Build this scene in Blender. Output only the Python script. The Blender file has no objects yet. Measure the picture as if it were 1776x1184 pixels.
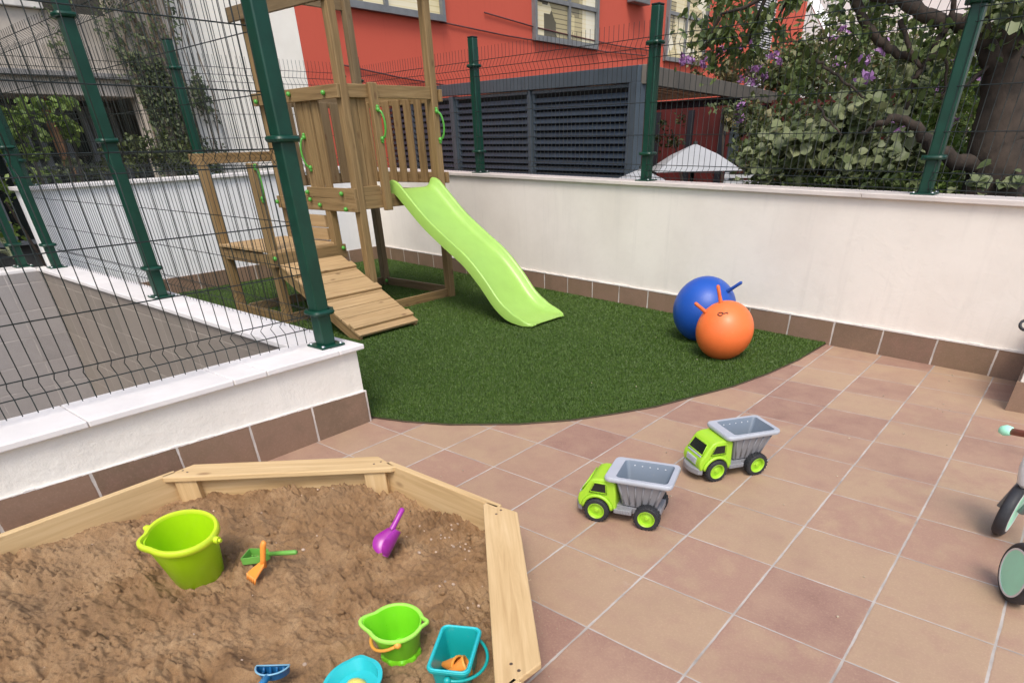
import bpy, bmesh, math, random
import numpy as np
from mathutils import Vector, Matrix
random.seed(7); rng = np.random.default_rng(11)
S = bpy.context.scene
R = math.radians
# ------------------------------------------------------------------ camera
PX, PY, F = 928.925, 947.502, 1042.179
CAM = np.array([1.111, -1.512, 1.244])
YAW, PIT, ROL = -0.693, 0.588, -0.026
def cam_axes():
    cy, sy, cp, sp = math.cos(YAW), math.sin(YAW), math.cos(PIT), math.sin(PIT)
    f = np.array([sy*cp, cy*cp, -sp]); r = np.array([cy, -sy, 0.]); u = np.cross(r, f)
    cr, sr = math.cos(ROL), math.sin(ROL)
    return cr*r+sr*u, -sr*r+cr*u, f
AX = cam_axes()
cd = bpy.data.cameras.new('camera'); cam = bpy.data.objects.new('camera', cd)
S.collection.objects.link(cam); S.camera = cam
M_ = Matrix([[AX[0][i], AX[1][i], -AX[2][i], CAM[i]] for i in range(3)]+[[0, 0, 0, 1]])
cam.matrix_world = M_
cd.sensor_width = 36; cd.sensor_fit = 'HORIZONTAL'; cd.lens = F/1776*36
cd.shift_x = (888-PX)/1776; cd.shift_y = (PY-592)/1776; cd.clip_end = 400; cd.clip_start = .02
# ------------------------------------------------------------------ light
SUN_EL, SUN_AZ = 56, 142
w = bpy.data.worlds.new('World'); S.world = w; w.use_nodes = True
nt = w.node_tree; bg = nt.nodes['Background']; sky = nt.nodes.new('ShaderNodeTexSky')
sky.sky_type = 'NISHITA'; sky.sun_disc = False; sky.sun_elevation = R(SUN_EL); sky.sun_rotation = R(SUN_AZ)
sky.air_density = 1.0; sky.dust_density = 3.5; sky.ozone_density = 1.0
nt.links.new(sky.outputs[0], bg.inputs[0]); bg.inputs[1].default_value = 0.15
sl = bpy.data.lights.new('sun', 'SUN'); so = bpy.data.objects.new('sun', sl); S.collection.objects.link(so)
sl.energy = 1.25; sl.angle = R(20); sl.color = (1, .95, .87)
el, az = R(SUN_EL), R(SUN_AZ)
sd = Vector((math.sin(az)*math.cos(el), math.cos(az)*math.cos(el), math.sin(el)))
so.rotation_euler = sd.to_track_quat('Z', 'Y').to_euler(); so.location = sd*30
S.view_settings.view_transform = 'Standard'; S.view_settings.look = 'None'; S.view_settings.gamma = 1
S.view_settings.exposure = 0.62
# ------------------------------------------------------------------ geometry helpers
def ray(px, py):
    d = AX[0]*((px-PX)/F) + AX[1]*(-(py-PY)/F) + AX[2]
    return d
def atz(px, py, z=0.):
    d = ray(px, py); return CAM + d*((z-CAM[2])/d[2])
def atd(px, py, dist):
    d = ray(px, py); return CAM + d/np.linalg.norm(d)*dist
def atx(px, py, x):
    d = ray(px, py); return CAM + d*((x-CAM[0])/d[0])
def aty(px, py, y):
    d = ray(px, py); return CAM + d*((y-CAM[1])/d[1])
col = S.collection
def wloc(o):
    v = Vector((0, 0, 0))
    while o is not None:
        v += o.location; o = o.parent
    return v
def tag(o, label=None, cat=None, group=None, kind=None):
    if label: o['label'] = label
    if cat: o['category'] = cat
    if group: o['group'] = group
    if kind: o['kind'] = kind
    return o
def empty(name, loc, label, cat, group=None, rz=0.):
    o = bpy.data.objects.new(name, None); o.empty_display_size = .1
    col.objects.link(o); o.location = loc; o.rotation_euler = (0, 0, rz)
    return tag(o, label, cat, group)
class MB:
    def __init__(s): s.v = []; s.f = []; s.uv = []; s.mi = []
    def add(s, vs, fs, uvs=None, mi=0):
        b = len(s.v); s.v += [tuple(map(float, q)) for q in vs]
        for k, fc in enumerate(fs):
            s.f.append(tuple(b+i for i in fc)); s.mi.append(mi)
            s.uv.append(uvs[k] if uvs else [(0, 0)]*len(fc))
        return s
    def box(s, a, b, mi=0):
        x0, y0, z0 = a; x1, y1, z1 = b
        vs = [(x0,y0,z0),(x1,y0,z0),(x1,y1,z0),(x0,y1,z0),(x0,y0,z1),(x1,y0,z1),(x1,y1,z1),(x0,y1,z1)]
        fs = [(0,3,2,1),(4,5,6,7),(0,1,5,4),(1,2,6,5),(2,3,7,6),(3,0,4,7)]
        return s.add(vs, fs, mi=mi)
    def beam(s, a, b, w, h, up=(0, 0, 1), mi=0, ext=0.):
        """board from a to b; w across, h along up; uv.x = metres along the grain"""
        a = Vector(a); b = Vector(b); d = (b-a); L = d.length; d.normalize()
        a = a-d*ext; b = b+d*ext; L += 2*ext
        up = Vector(up); sdv = d.cross(up)
        if sdv.length < 1e-4: sdv = d.cross(Vector((1, 0, 0)))
        sdv.normalize(); up = sdv.cross(d).normalized()
        vs = []
        for e in (a, b):
            for i, j in ((-1,-1),(1,-1),(1,1),(-1,1)):
                vs.append(e+sdv*(w/2*i)+up*(h/2*j))
        ou, ov = random.random()*20, random.random()*20
        fs = []; uvs = []; acc = [0, w, w+h, 2*w+h, 2*w+2*h]
        for k in range(4):
            k2 = (k+1) % 4; fs.append((k, k2, 4+k2, 4+k))
            uvs.append([(ou, ov+acc[k]), (ou, ov+acc[k+1]), (ou+L, ov+acc[k+1]), (ou+L, ov+acc[k])])
        fs.append((3,2,1,0)); uvs.append([(ou+9+j*.02, ov+i*w) for i, j in ((0,1),(1,1),(1,0),(0,0))])
        fs.append((4,5,6,7)); uvs.append([(ou+9+j*.02, ov+i*w) for i, j in ((0,0),(1,0),(1,1),(0,1))])
        return s.add(vs, fs, uvs, mi)
    def prism(s, poly, z0, z1, mi=0, axis='z', cap=True):
        """poly = list of 2D points ccw; axis z: (x,y); axis y: (x,z) extruded along y"""
        n = len(poly)
        def P(p, t): return (p[0], p[1], t) if axis == 'z' else (p[0], t, p[1])
        vs = [P(p, z0) for p in poly]+[P(p, z1) for p in poly]
        fs = [(i, (i+1) % n, n+(i+1) % n, n+i) for i in range(n)]
        if cap: fs += [tuple(range(n-1, -1, -1)), tuple(range(n, 2*n))]
        uvs = [[(s_[0] if axis != 'y' else s_[0], s_[1] if axis == 'z' else s_[2]) for s_ in (vs[i] for i in f)] for f in fs]
        return s.add(vs, fs, uvs, mi)
    def tube(s, path, r, n=8, closed=False, caps=True, mi=0):
        P = [Vector(p) for p in path]; m = len(P)
        rr = r if hasattr(r, '__len__') else [r]*m
        T = []
        for i in range(m):
            if closed: t = P[(i+1) % m]-P[i-1]
            else: t = P[min(i+1, m-1)]-P[max(i-1, 0)]
            T.append(t.normalized())
        ref = Vector((0, 0, 1)) if abs(T[0].z) < .9 else Vector((1, 0, 0))
        nn = (ref - T[0]*ref.dot(T[0])).normalized(); vs = []
        for i in range(m):
            nn = (nn-T[i]*nn.dot(T[i])).normalized(); bb = T[i].cross(nn)
            for k in range(n):
                a = 2*math.pi*k/n; vs.append(P[i]+(nn*math.cos(a)+bb*math.sin(a))*rr[i])
        fs = []
        for i in range(m if closed else m-1):
            i2 = (i+1) % m
            for k in range(n):
                k2 = (k+1) % n; fs.append((i*n+k, i*n+k2, i2*n+k2, i2*n+k))
        if caps and not closed:
            fs.append(tuple(range(n-1, -1, -1))); fs.append(tuple((m-1)*n+k for k in range(n)))
        return s.add(vs, fs, mi=mi)
    def lathe(s, prof, n=32, mat=None, mi=0, close=False):
        """prof list of (r,z); r=0 ends close"""
        vs = []; idx = []
        for r, z in prof:
            if r < 1e-6: idx.append([len(vs)]*n); vs.append(Vector((0, 0, z)))
            else:
                idx.append([len(vs)+k for k in range(n)])
                for k in range(n):
                    a = 2*math.pi*k/n; vs.append(Vector((r*math.cos(a), r*math.sin(a), z)))
        fs = []
        m = len(prof); rg = range(m) if close else range(m-1)
        for i in rg:
            A, B = idx[i], idx[(i+1) % m]
            for k in range(n):
                k2 = (k+1) % n; f = []
                for q in (A[k], A[k2], B[k2], B[k]):
                    if q not in f: f.append(q)
                if len(f) > 2: fs.append(tuple(f))
        if mat is not None: vs = [mat @ v for v in vs]
        return s.add(vs, fs, mi=mi)
    def sphere(s, c, r, n=16, sc=(1, 1, 1), mi=0):
        m = n//2
        prof = [(r*math.sin(math.pi*i/m), -r*math.cos(math.pi*i/m)) for i in range(m+1)]
        prof[0] = (0, -r); prof[-1] = (0, r)
        return s.lathe(prof, n, Matrix.Translation(Vector(c)) @ Matrix.Diagonal((*sc, 1)), mi)
    def build(s, name, mats, parent=None, bevel=0., seg=2, smooth=False, rel=True, angle=35, label=None):
        off = wloc(parent) if (parent is not None and rel) else Vector((0, 0, 0))
        me = bpy.data.meshes.new(name)
        me.from_pydata([(x-off.x, y-off.y, z-off.z) for x, y, z in s.v], [], s.f)
        if not isinstance(mats, (list, tuple)): mats = [mats]
        for m in mats: me.materials.append(m)
        uvl = me.uv_layers.new(name='grain')
        flat = [c for f in s.uv for uv in f for c in uv]
        uvl.data.foreach_set('uv', flat)
        me.polygons.foreach_set('material_index', s.mi)
        bm = bmesh.new(); bm.from_mesh(me); bmesh.ops.recalc_face_normals(bm, faces=bm.faces); bm.to_mesh(me); bm.free()
        if smooth:
            me.polygons.foreach_set('use_smooth', [True]*len(me.polygons))
            if smooth == 'auto': me.set_sharp_from_angle(angle=R(angle))
        o = bpy.data.objects.new(name, me); col.objects.link(o)
        if parent is not None: o.parent = parent
        if bevel:
            b = o.modifiers.new('bevel', 'BEVEL'); b.width = bevel; b.segments = seg; b.limit_method = 'ANGLE'; b.angle_limit = R(40)
            b.harden_normals = False
        if label: o['label'] = label
        return o
def npmesh(name, verts, faces, mats, parent=None, attrs=None, smooth=False):
    """fast mesh from numpy arrays; faces (n,k)"""
    me = bpy.data.meshes.new(name); k = faces.shape[1]
    me.vertices.add(len(verts)); me.vertices.foreach_set('co', verts.astype(np.float32).ravel())
    me.loops.add(faces.size); me.loops.foreach_set('vertex_index', faces.astype(np.int32).ravel())
    me.polygons.add(len(faces)); me.polygons.foreach_set('loop_start', np.arange(len(faces), dtype=np.int32)*k)
    me.polygons.foreach_set('loop_total', np.full(len(faces), k, dtype=np.int32))
    if smooth: me.polygons.foreach_set('use_smooth', np.ones(len(faces), bool))
    me.update(calc_edges=True)
    for an, arr in (attrs or {}).items():
        a = me.attributes.new(an, 'FLOAT', 'FACE'); a.data.foreach_set('value', arr.astype(np.float32))
    for m in (mats if isinstance(mats, (list, tuple)) else [mats]): me.materials.append(m)
    o = bpy.data.objects.new(name, me); col.objects.link(o)
    if parent is not None: o.parent = parent
    return o
# ------------------------------------------------------------------ materials
def newmat(name):
    m = bpy.data.materials.new(name); m.use_nodes = True; n = m.node_tree
    return m, n, n.nodes['Principled BSDF']
def ramp(n, src, cols, pos=None):
    r = n.nodes.new('ShaderNodeValToRGB'); e = r.color_ramp.elements
    pos = pos or [i/(len(cols)-1) for i in range(len(cols))]
    while len(e) < len(cols): e.new(.5)
    for i, c in enumerate(cols): e[i].position = pos[i]; e[i].color = (*c[:3], 1)
    n.links.new(src, r.inputs[0]); return r.outputs[0]
def noise(n, scale, detail=4, rough=.55, vec=None, dist=0):
    t = n.nodes.new('ShaderNodeTexNoise'); t.inputs['Scale'].default_value = scale
    t.inputs['Detail'].default_value = detail; t.inputs['Roughness'].default_value = rough; t.inputs['Distortion'].default_value = dist
    if vec is not None: n.links.new(vec, t.inputs['Vector'])
    return t.outputs[0]
def coord(n, kind='Object'):
    return n.nodes.new('ShaderNodeTexCoord').outputs[kind]
def wpos(n): return n.nodes.new('ShaderNodeNewGeometry').outputs['Position']
def bump(n, bsdf, h, strength, dist=.01):
    b = n.nodes.new('ShaderNodeBump'); b.inputs['Strength'].default_value = strength; b.inputs['Distance'].default_value = dist
    n.links.new(h, b.inputs['Height']); n.links.new(b.outputs[0], bsdf.inputs['Normal'])
def mth(n, op, a, b=None, c=None):
    m = n.nodes.new('ShaderNodeMath'); m.operation = op
    for i, q in enumerate((a, b, c)):
        if q is None: continue
        if isinstance(q, (int, float)): m.inputs[i].default_value = q
        else: n.links.new(q, m.inputs[i])
    return m.outputs[0]
def mix(n, f, a, b, mode='MIX'):
    m = n.nodes.new('ShaderNodeMix'); m.data_type = 'RGBA'; m.blend_type = mode
    for s, q in (('Factor', f), ('A', a), ('B', b)):
        i = [x for x in m.inputs if x.name == s and (x.type == 'VALUE' if s == 'Factor' else x.type == 'RGBA')][0]
        if isinstance(q, (int, float)): i.default_value = q
        elif isinstance(q, tuple): i.default_value = (*q[:3], 1)
        else: n.links.new(q, i)
    return [o for o in m.outputs if o.type == 'RGBA'][0]
def scalevec(n, vec, s):
    m = n.nodes.new('ShaderNodeMapping'); m.inputs['Scale'].default_value = s; n.links.new(vec, m.inputs['Vector']); return m.outputs[0]
def sepxyz(n, vec):
    q = n.nodes.new('ShaderNodeSeparateXYZ'); n.links.new(vec, q.inputs[0]); return q.outputs
def comb(n, x, y, z):
    q = n.nodes.new('ShaderNodeCombineXYZ')
    for i, a in enumerate((x, y, z)):
        if isinstance(a, (int, float)): q.inputs[i].default_value = a
        else: n.links.new(a, q.inputs[i])
    return q.outputs[0]
def plain(name, c, rough=.5, var=.12, scale=8, bs=0, bscale=60, metal=0, spec=None, coat=0):
    m, n, b = newmat(name)
    v = noise(n, scale, 5, .6, wpos(n))
    lo = tuple(x*(1-var) for x in c); hi = tuple(min(1, x*(1+var)) for x in c)
    n.links.new(ramp(n, v, [lo, hi], [.35, .65]), b.inputs['Base Color'])
    b.inputs['Roughness'].default_value = rough; b.inputs['Metallic'].default_value = metal
    if coat: b.inputs['Coat Weight'].default_value = coat; b.inputs['Coat Roughness'].default_value = .15
    if bs: bump(n, b, noise(n, bscale, 6, .65, wpos(n)), bs, .005)
    return m
def plastic(name, c, rough=.38, trans=.0):
    m, n, b = newmat(name)
    v = noise(n, 9, 4, .6, wpos(n)); s2 = noise(n, 60, 3, .6, wpos(n))
    a = ramp(n, v, [tuple(x*.93 for x in c), c], [.35, .65])
    d = ramp(n, s2, [(0, 0, 0), (1, 1, 1)], [.62, .8])
    n.links.new(mix(n, mth(n, 'MULTIPLY', d, .12), a, (.55, .45, .33)), b.inputs['Base Color'])
    n.links.new(mth(n, 'ADD', mth(n, 'MULTIPLY', s2, .2), rough-.1), b.inputs['Roughness'])
    b.inputs['Subsurface Weight'].default_value = trans; b.inputs['Subsurface Radius'].default_value = (.02, .02, .01); b.inputs['Subsurface Scale'].default_value = .5
    return m
def wood(name, c_lo, c_mid, c_hi, knots=(.12, .06, .025), rough=.7, tint=None):
    m, n, b = newmat(name)
    uv = n.nodes.new('ShaderNodeUVMap'); uv.uv_map = 'grain'
    g = noise(n, 1, 5, .6, scalevec(n, uv.outputs[0], (2.2, 38, 1)), .6)
    g2 = noise(n, 1, 3, .5, scalevec(n, uv.outputs[0], (5, 190, 1)))
    big = noise(n, 1, 3, .5, scalevec(n, uv.outputs[0], (1.1, 3, 1)))
    base = ramp(n, g, [c_lo, c_mid, c_hi], [.3, .5, .72])
    base = mix(n, mth(n, 'MULTIPLY', g2, .35), base, c_lo)
    base = mix(n, mth(n, 'MULTIPLY', mth(n, 'SUBTRACT', big, .35), .9), base, tint or c_mid)
    vo = n.nodes.new('ShaderNodeTexVoronoi'); vo.inputs['Scale'].default_value = 1
    n.links.new(scalevec(n, uv.outputs[0], (4.0, 9, 1)), vo.inputs['Vector'])
    k = ramp(n, vo.outputs['Distance'], [(1, 1, 1), (0, 0, 0)], [.06, .14])
    base = mix(n, mth(n, 'MULTIPLY', k, .7), base, knots)
    n.links.new(base, b.inputs['Base Color']); b.inputs['Roughness'].default_value = rough
    bump(n, b, g2, .25, .002); return m
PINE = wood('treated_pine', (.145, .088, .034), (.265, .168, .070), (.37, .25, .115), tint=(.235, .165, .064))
PINE_SHADED = wood('shaded_pine', (.12, .078, .035), (.19, .13, .065), (.26, .185, .10), tint=(.15, .12, .06))  # darker copy of the treated pine, shade painted in for rear and inner boards
RAMPW = wood('ramp_pine', (.30, .19, .085), (.42, .28, .135), (.52, .36, .19), tint=(.37, .26, .13))
PALE = wood('pale_pine', (.46, .30, .135), (.60, .42, .21), (.70, .52, .29), knots=(.25, .14, .06), tint=(.62, .46, .25))
KNOB = plastic('green_knob', (.09, .36, .05), .3)
SLIDE = plastic('slide_green', (.32, .54, .105), .32, .05)
def stucco(name, c, stain=(.62, .52, .44), st=.35, bstr=.7):
    m, n, b = newmat(name); P = wpos(n)
    big = noise(n, 1.3, 5, .6, P); fine = noise(n, 55, 6, .7, P); mid = noise(n, 9, 5, .6, P)
    a = mix(n, mth(n, 'MULTIPLY', ramp(n, big, [(0, 0, 0), (1, 1, 1)], [.42, .7]), st), c, stain)
    a = mix(n, mth(n, 'MULTIPLY', ramp(n, mid, [(0, 0, 0), (1, 1, 1)], [.55, .75]), .22), a, tuple(x*.86 for x in c))
    stk = noise(n, 1, 5, .6, scalevec(n, P, (13, 13, .9)))
    a = mix(n, mth(n, 'MULTIPLY', ramp(n, stk, [(0, 0, 0), (1, 1, 1)], [.56, .72]), .34), a, tuple(x*.80 for x in c))
    n.links.new(a, b.inputs['Base Color']); b.inputs['Roughness'].default_value = .92
    h = mth(n, 'ADD', mth(n, 'MULTIPLY', fine, .5), mth(n, 'MULTIPLY', noise(n, 22, 4, .6, P), .8))
    bump(n, b, h, bstr, .006); return m
STUCCO = stucco('white_render', (.82, .79, .725), (.72, .67, .60), .5)
STUCCO_R = stucco('warm_render', (.83, .775, .70), (.72, .66, .59), .8, .4)
STUCCO_B = stucco('cool_render', (.82, .82, .82), (.74, .74, .76), .4, .4)
CAPM = plain('marble_coping', (.76, .735, .72), .45, .07, 3, .2, 30)
CAPR = plain('stone_coping', (.66, .60, .555), .5, .1, 3, .25, 30)
GREEN = plain('fence_green', (.003, .044, .026), .38, .15, 14)
WIRE = plain('fence_wire', (.007, .013, .011), .45, .2, 20)
GALV = plain('zinc_bolt', (.5, .52, .53), .35, .1, 20, metal=.8)
def tiles(name, sx, sy, cols, grout=(.55, .48, .43), gw=.008, ox=0., oy=0., plane='xy', bstr=.35, varc=1., gvar=True, swap=False):
    """square tiling in world metres; each tile gets its own clay tone"""
    m, n, b = newmat(name); P = wpos(n); X, Y, Z = sepxyz(n, P)
    U, V = {'xy': (X, Y), 'yz': (Y, Z), 'xz': (X, Z)}[plane]
    wob = mth(n, 'MULTIPLY', mth(n, 'SUBTRACT', noise(n, 6, 3, .6, P), .5), .006)
    u = mth(n, 'DIVIDE', mth(n, 'ADD', mth(n, 'SUBTRACT', U, ox), wob), sx)
    v = mth(n, 'DIVIDE', mth(n, 'ADD', mth(n, 'SUBTRACT', V, oy), wob), sy)
    fu = mth(n, 'FRACT', u); fv = mth(n, 'FRACT', v)
    du = mth(n, 'MULTIPLY', mth(n, 'MINIMUM', fu, mth(n, 'SUBTRACT', 1, fu)), sx)
    dv = mth(n, 'MULTIPLY', mth(n, 'MINIMUM', fv, mth(n, 'SUBTRACT', 1, fv)), sy)
    d = mth(n, 'MINIMUM', du, dv)
    wn = n.nodes.new('ShaderNodeTexWhiteNoise'); wn.noise_dimensions = '2D'
    n.links.new(comb(n, mth(n, 'FLOOR', u), mth(n, 'FLOOR', v), 0), wn.inputs['Vector'])
    rnd = wn.outputs['Value']
    cloud = noise(n, 5.0, 7, .72, comb(n, mth(n, 'ADD', X, mth(n, 'MULTIPLY', rnd, 40)), Y, Z), .15)
    t = mth(n, 'ADD', mth(n, 'MULTIPLY', rnd, .58*varc), mth(n, 'MULTIPLY', mth(n, 'SUBTRACT', cloud, .25), .86))
    c = ramp(n, t, cols)
    speck = noise(n, 130, 4, .7, P)
    c = mix(n, mth(n, 'MULTIPLY', ramp(n, speck, [(0, 0, 0), (1, 1, 1)], [.5, .75]), .3), c, tuple(min(1, x*1.5+.05) for x in cols[len(cols)//2]))
    dirt = noise(n, 1.6, 6, .65, P)
    c = mix(n, mth(n, 'MULTIPLY', ramp(n, dirt, [(0, 0, 0), (1, 1, 1)], [.5, .8]), .22), c, tuple(x*.75 for x in cols[0]))
    sm = noise(n, 4.5, 6, .75, P)
    c = mix(n, mth(n, 'MULTIPLY', ramp(n, sm, [(0, 0, 0), (1, 1, 1)], [.66, .8]), .35), c, (.55, .48, .42))
    gl = ramp(n, noise(n, 5, 4, .6, P), [tuple(x*.62 for x in grout), grout], [.35, .6])
    gwn = mth(n, 'ADD', gw/2, mth(n, 'MULTIPLY', mth(n, 'SUBTRACT', noise(n, 11, 4, .7, P), .5), gw*.9))
    gm = mth(n, 'MAXIMUM', mth(n, 'LESS_THAN', du, mth(n, 'MULTIPLY', gwn, 1.15)), mth(n, 'LESS_THAN', dv, mth(n, 'MULTIPLY', gwn, .8)))
    n.links.new(mix(n, gm, c, gl), b.inputs['Base Color'])
    n.links.new(mth(n, 'ADD', mth(n, 'MULTIPLY', gm, .3), mth(n, 'ADD', .48, mth(n, 'MULTIPLY', speck, .2))), b.inputs['Roughness'])
    edge = n.nodes.new('ShaderNodeMapRange'); n.links.new(d, edge.inputs[0])
    edge.inputs[1].default_value = gw*.3; edge.inputs[2].default_value = gw*1.3
    h = mth(n, 'ADD', edge.outputs[0], mth(n, 'MULTIPLY', mth(n, 'ADD', speck, noise(n, 25, 4, .6, P)), .25))
    bump(n, b, h, bstr, .003); return m
TC = [(.215, .118, .090), (.29, .168, .126), (.35, .222, .155), (.385, .265, .170), (.335, .200, .146), (.42, .30, .185)]
FLOOR = tiles('terracotta_floor', .33, .33, TC, varc=1.0, gw=.0062, grout=(.46, .42, .38))
SC = [(.15, .10, .062), (.21, .138, .086), (.25, .157, .107), (.18, .12, .078), (.235, .138, .10)]
SK_Y = tiles('skirting_along_y', .33, 5, SC, plane='yz', oy=-2, ox=.015, gw=.009, grout=(.6, .55, .5))
SK_X = tiles('skirting_along_x', .33, 5, SC, plane='xz', oy=-2, ox=-.03, gw=.009, grout=(.6, .55, .5))
WELL_X = tiles('well_cladding_brown', .45, .225, [(.20, .175, .145), (.26, .225, .19), (.23, .195, .165)], plane='xz', oy=.08, gw=.007, grout=(.44, .39, .33))
WELL_Y = tiles('well_cladding_grey', .45, .225, [(.26, .24, .23), (.35, .325, .31), (.30, .275, .265)], plane='yz', oy=.08, gw=.007, grout=(.50, .46, .43))
ASPH = plain('garden_soil', (.06, .05, .035), .95, .3, 3, .5, 20)
# ------------------------------------------------------------------ ground
def struct(o): o['kind'] = 'structure'; return o
g = MB().box((-80, -60, -2.7), (60, 90, -2.6)); struct(g.build('ground', ASPH))
g = MB(); g.prism([(-40, 3.45+.153*40), (6, 3.45-.153*6), (40, -2), (40, 60), (-40, 60)], -1.3, -1.2)
struct(g.build('garden_ground', ASPH))
g = MB()
g.prism([(-1.602, -4.5), (4, -4.5), (4, 2.80), (-6.198, 4.215), (-6.198, .33), (-1.602, .33)], -.15, 0)
struct(g.build('terrace_floor', FLOOR))
g = MB().box((-6.19, -4.5, -2.59), (-1.85, .12, -2.5)); struct(g.build('light_well_floor', WELL_X))
WS = -.1525                                  # slope of the long wall in plan
def wy(x): return 3.2473+WS*x                # face of the long wall
def wz(x): return .935+(.8-x)*.0165          # its coping top
WN = Vector((.1508, .9886, 0))
# turf: base sheet and blades
arc = [(-1.624,.381),(-1.42,.45),(-1.19,.561),(-.892,.786),(-.70,.99),(-.568,1.192),(-.43,1.43),(-.334,1.693),(-.22,2.0),(-.142,2.345),(-.085,2.75),(-.06,3.2465)]
turf_poly = arc+[(-6.185, 4.18), (-6.185, .53), (-1.70, .385)]
TURF = plain('turf_backing', (.028, .060, .005), .9, .4, 40, .6, 120)
g = MB(); g.prism(turf_poly, .001, .012); struct(g.build('turf_base', TURF))
def inpoly(x, y, poly):
    c = np.zeros(len(x), bool); n = len(poly); j = n-1
    for i in range(n):
        xi, yi = poly[i]; xj, yj = poly[j]
        t = ((yi > y) != (yj > y)) & (x < (xj-xi)*(y-yi)/(yj-yi+1e-12)+xi); c ^= t; j = i
    return c
def grass(name, poly, N, h, wd, mat, z0=.01):
    xs = np.array([p[0] for p in poly]); ys = np.array([p[1] for p in poly])
    x = rng.uniform(xs.min(), xs.max(), N*2); y = rng.uniform(ys.min(), ys.max(), N*2)
    dist = np.hypot(x-CAM[0], y-CAM[1]); keep = inpoly(x, y, poly) & (rng.random(N*2) < np.clip(3.2/dist, .25, 1)**1.3)
    x, y, dist = x[keep], y[keep], dist[keep]; n = len(x)
    sc = np.clip(dist/3.2, 1, 2.2)
    a = rng.uniform(0, 2*np.pi, n); ln = rng.uniform(.3, 1.1, n)*h*.75; hh = rng.uniform(.6, 1.1, n)*h; ww = wd*rng.uniform(.7, 1.3, n)*sc
    b = a+np.pi/2+rng.uniform(-.4, .4, n)
    v = np.zeros((n, 3, 3))
    v[:, 0] = np.c_[x-np.cos(a)*ww/2, y-np.sin(a)*ww/2, np.full(n, z0)]
    v[:, 1] = np.c_[x+np.cos(a)*ww/2, y+np.sin(a)*ww/2, np.full(n, z0)]
    v[:, 2] = np.c_[x+np.cos(b)*ln, y+np.sin(b)*ln, z0+hh]
    o = npmesh(name, v.reshape(-1, 3), np.arange(n*3).reshape(n, 3), mat, attrs={'rnd': rng.random(n)})
    o['kind'] = 'stuff'; return o
def leafmat(name, cols, pos=None, rough=.55, transl=.25, nscale=1.2):
    m, n, b = newmat(name)
    at = n.nodes.new('ShaderNodeAttribute'); at.attribute_name = 'rnd'
    v = mth(n, 'ADD', mth(n, 'MULTIPLY', at.outputs['Fac'], .7), mth(n, 'MULTIPLY', noise(n, nscale, 3, .5, wpos(n)), .3))
    c = ramp(n, v, cols, pos)
    n.links.new(c, b.inputs['Base Color']); b.inputs['Roughness'].default_value = rough
    tr = n.nodes.new('ShaderNodeBsdfTranslucent'); n.links.new(c, tr.inputs[0])
    ms = n.nodes.new('ShaderNodeMixShader'); ms.inputs[0].default_value = transl
    n.links.new(b.outputs[0], ms.inputs[1]); n.links.new(tr.outputs[0], ms.inputs[2])
    n.links.new(ms.outputs[0], n.nodes['Material Output'].inputs[0]); return m
GRASS = leafmat('turf_blades', [(.036, .080, .005), (.058, .122, .009), (.084, .158, .014), (.14, .20, .04)], [.1, .45, .75, 1], .5, .15, 2.0)
tag(grass('grass', turf_poly, 760000, .0135, .0028, GRASS), 'dense short artificial grass filling the curved play area', 'artificial grass')
g = MB(); pts = [(x, y, .004) for x, y in arc]
g.tube(pts, .0045, 6); tag(g.build('turf_edge', plain('turf_edging', (.06, .045, .025), .8), smooth=True), 'thin brown edging strip along the curved edge of the artificial grass', 'edging')
# ------------------------------------------------------------------ walls
def coping_joints(mb, a, b, w, h, n): pass
def wall(name, label, loc, cat='wall'): return empty(name, loc, label, cat)
# long rendered wall at the back right
lw = wall('boundary_wall', 'long white rendered wall behind the slide and hopper balls with stone coping', (-2.5, wy(-2.5)+.12, 0))
xs_ = [4.0, -6.19]
def wallpoly(x0, x1, t0, t1, z0, zf):
    """slab along the long wall between plan offsets t0..t1, top following zf(x)"""
    A = [(x0, wy(x0)), (x1, wy(x1))]; vs = []
    for x, y in A:
        for t in (t0, t1):
            px, py = x+WN.x*t, y+WN.y*t
            vs += [(px, py, z0(x) if callable(z0) else z0), (px, py, zf(x))]
    # order: A t0 (0,1) A t1 (2,3) B t0 (4,5) B t1 (6,7)
    return vs, [(0,1,5,4), (2,6,7,3), (1,3,7,5), (0,4,6,2), (0,2,3,1), (4,5,7,6)]
g = MB(); g.add(*wallpoly(4.0, -6.35, 0, .2, -1.25, lambda x: wz(x)-.028)); g.build('wall_body', STUCCO_R, lw)
g = MB(); x = 4.0
for L in (1.02, .98, 1.05, 1.0, 1.01, .97, 1.04, 1.0, 1.02, 1.26):
    g.add(*wallpoly(x-.003, x-L, -.028, .235, lambda q: wz(q)-.028, wz)); x -= L
g.build('coping', CAPR, lw, bevel=.004)
g = MB(); g.add(*wallpoly(4.0, -6.2, -.012, .003, 0, lambda x: .162+.004*math.sin(x*7))); g.build('skirting', SK_X, lw)
g = MB()
for i in range(160):                                     # ragged mortar bead over the skirting
    x = 4-i*.064; xx = x-.066; h = random.uniform(.004, .009)
    g.add(*wallpoly(x, xx, -.013-random.random()*.003, .003, .160, lambda q, h=h: .163+h))
g.build('mortar_bead', plain('mortar', (.70, .66, .62), .95, .1), lw)
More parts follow.
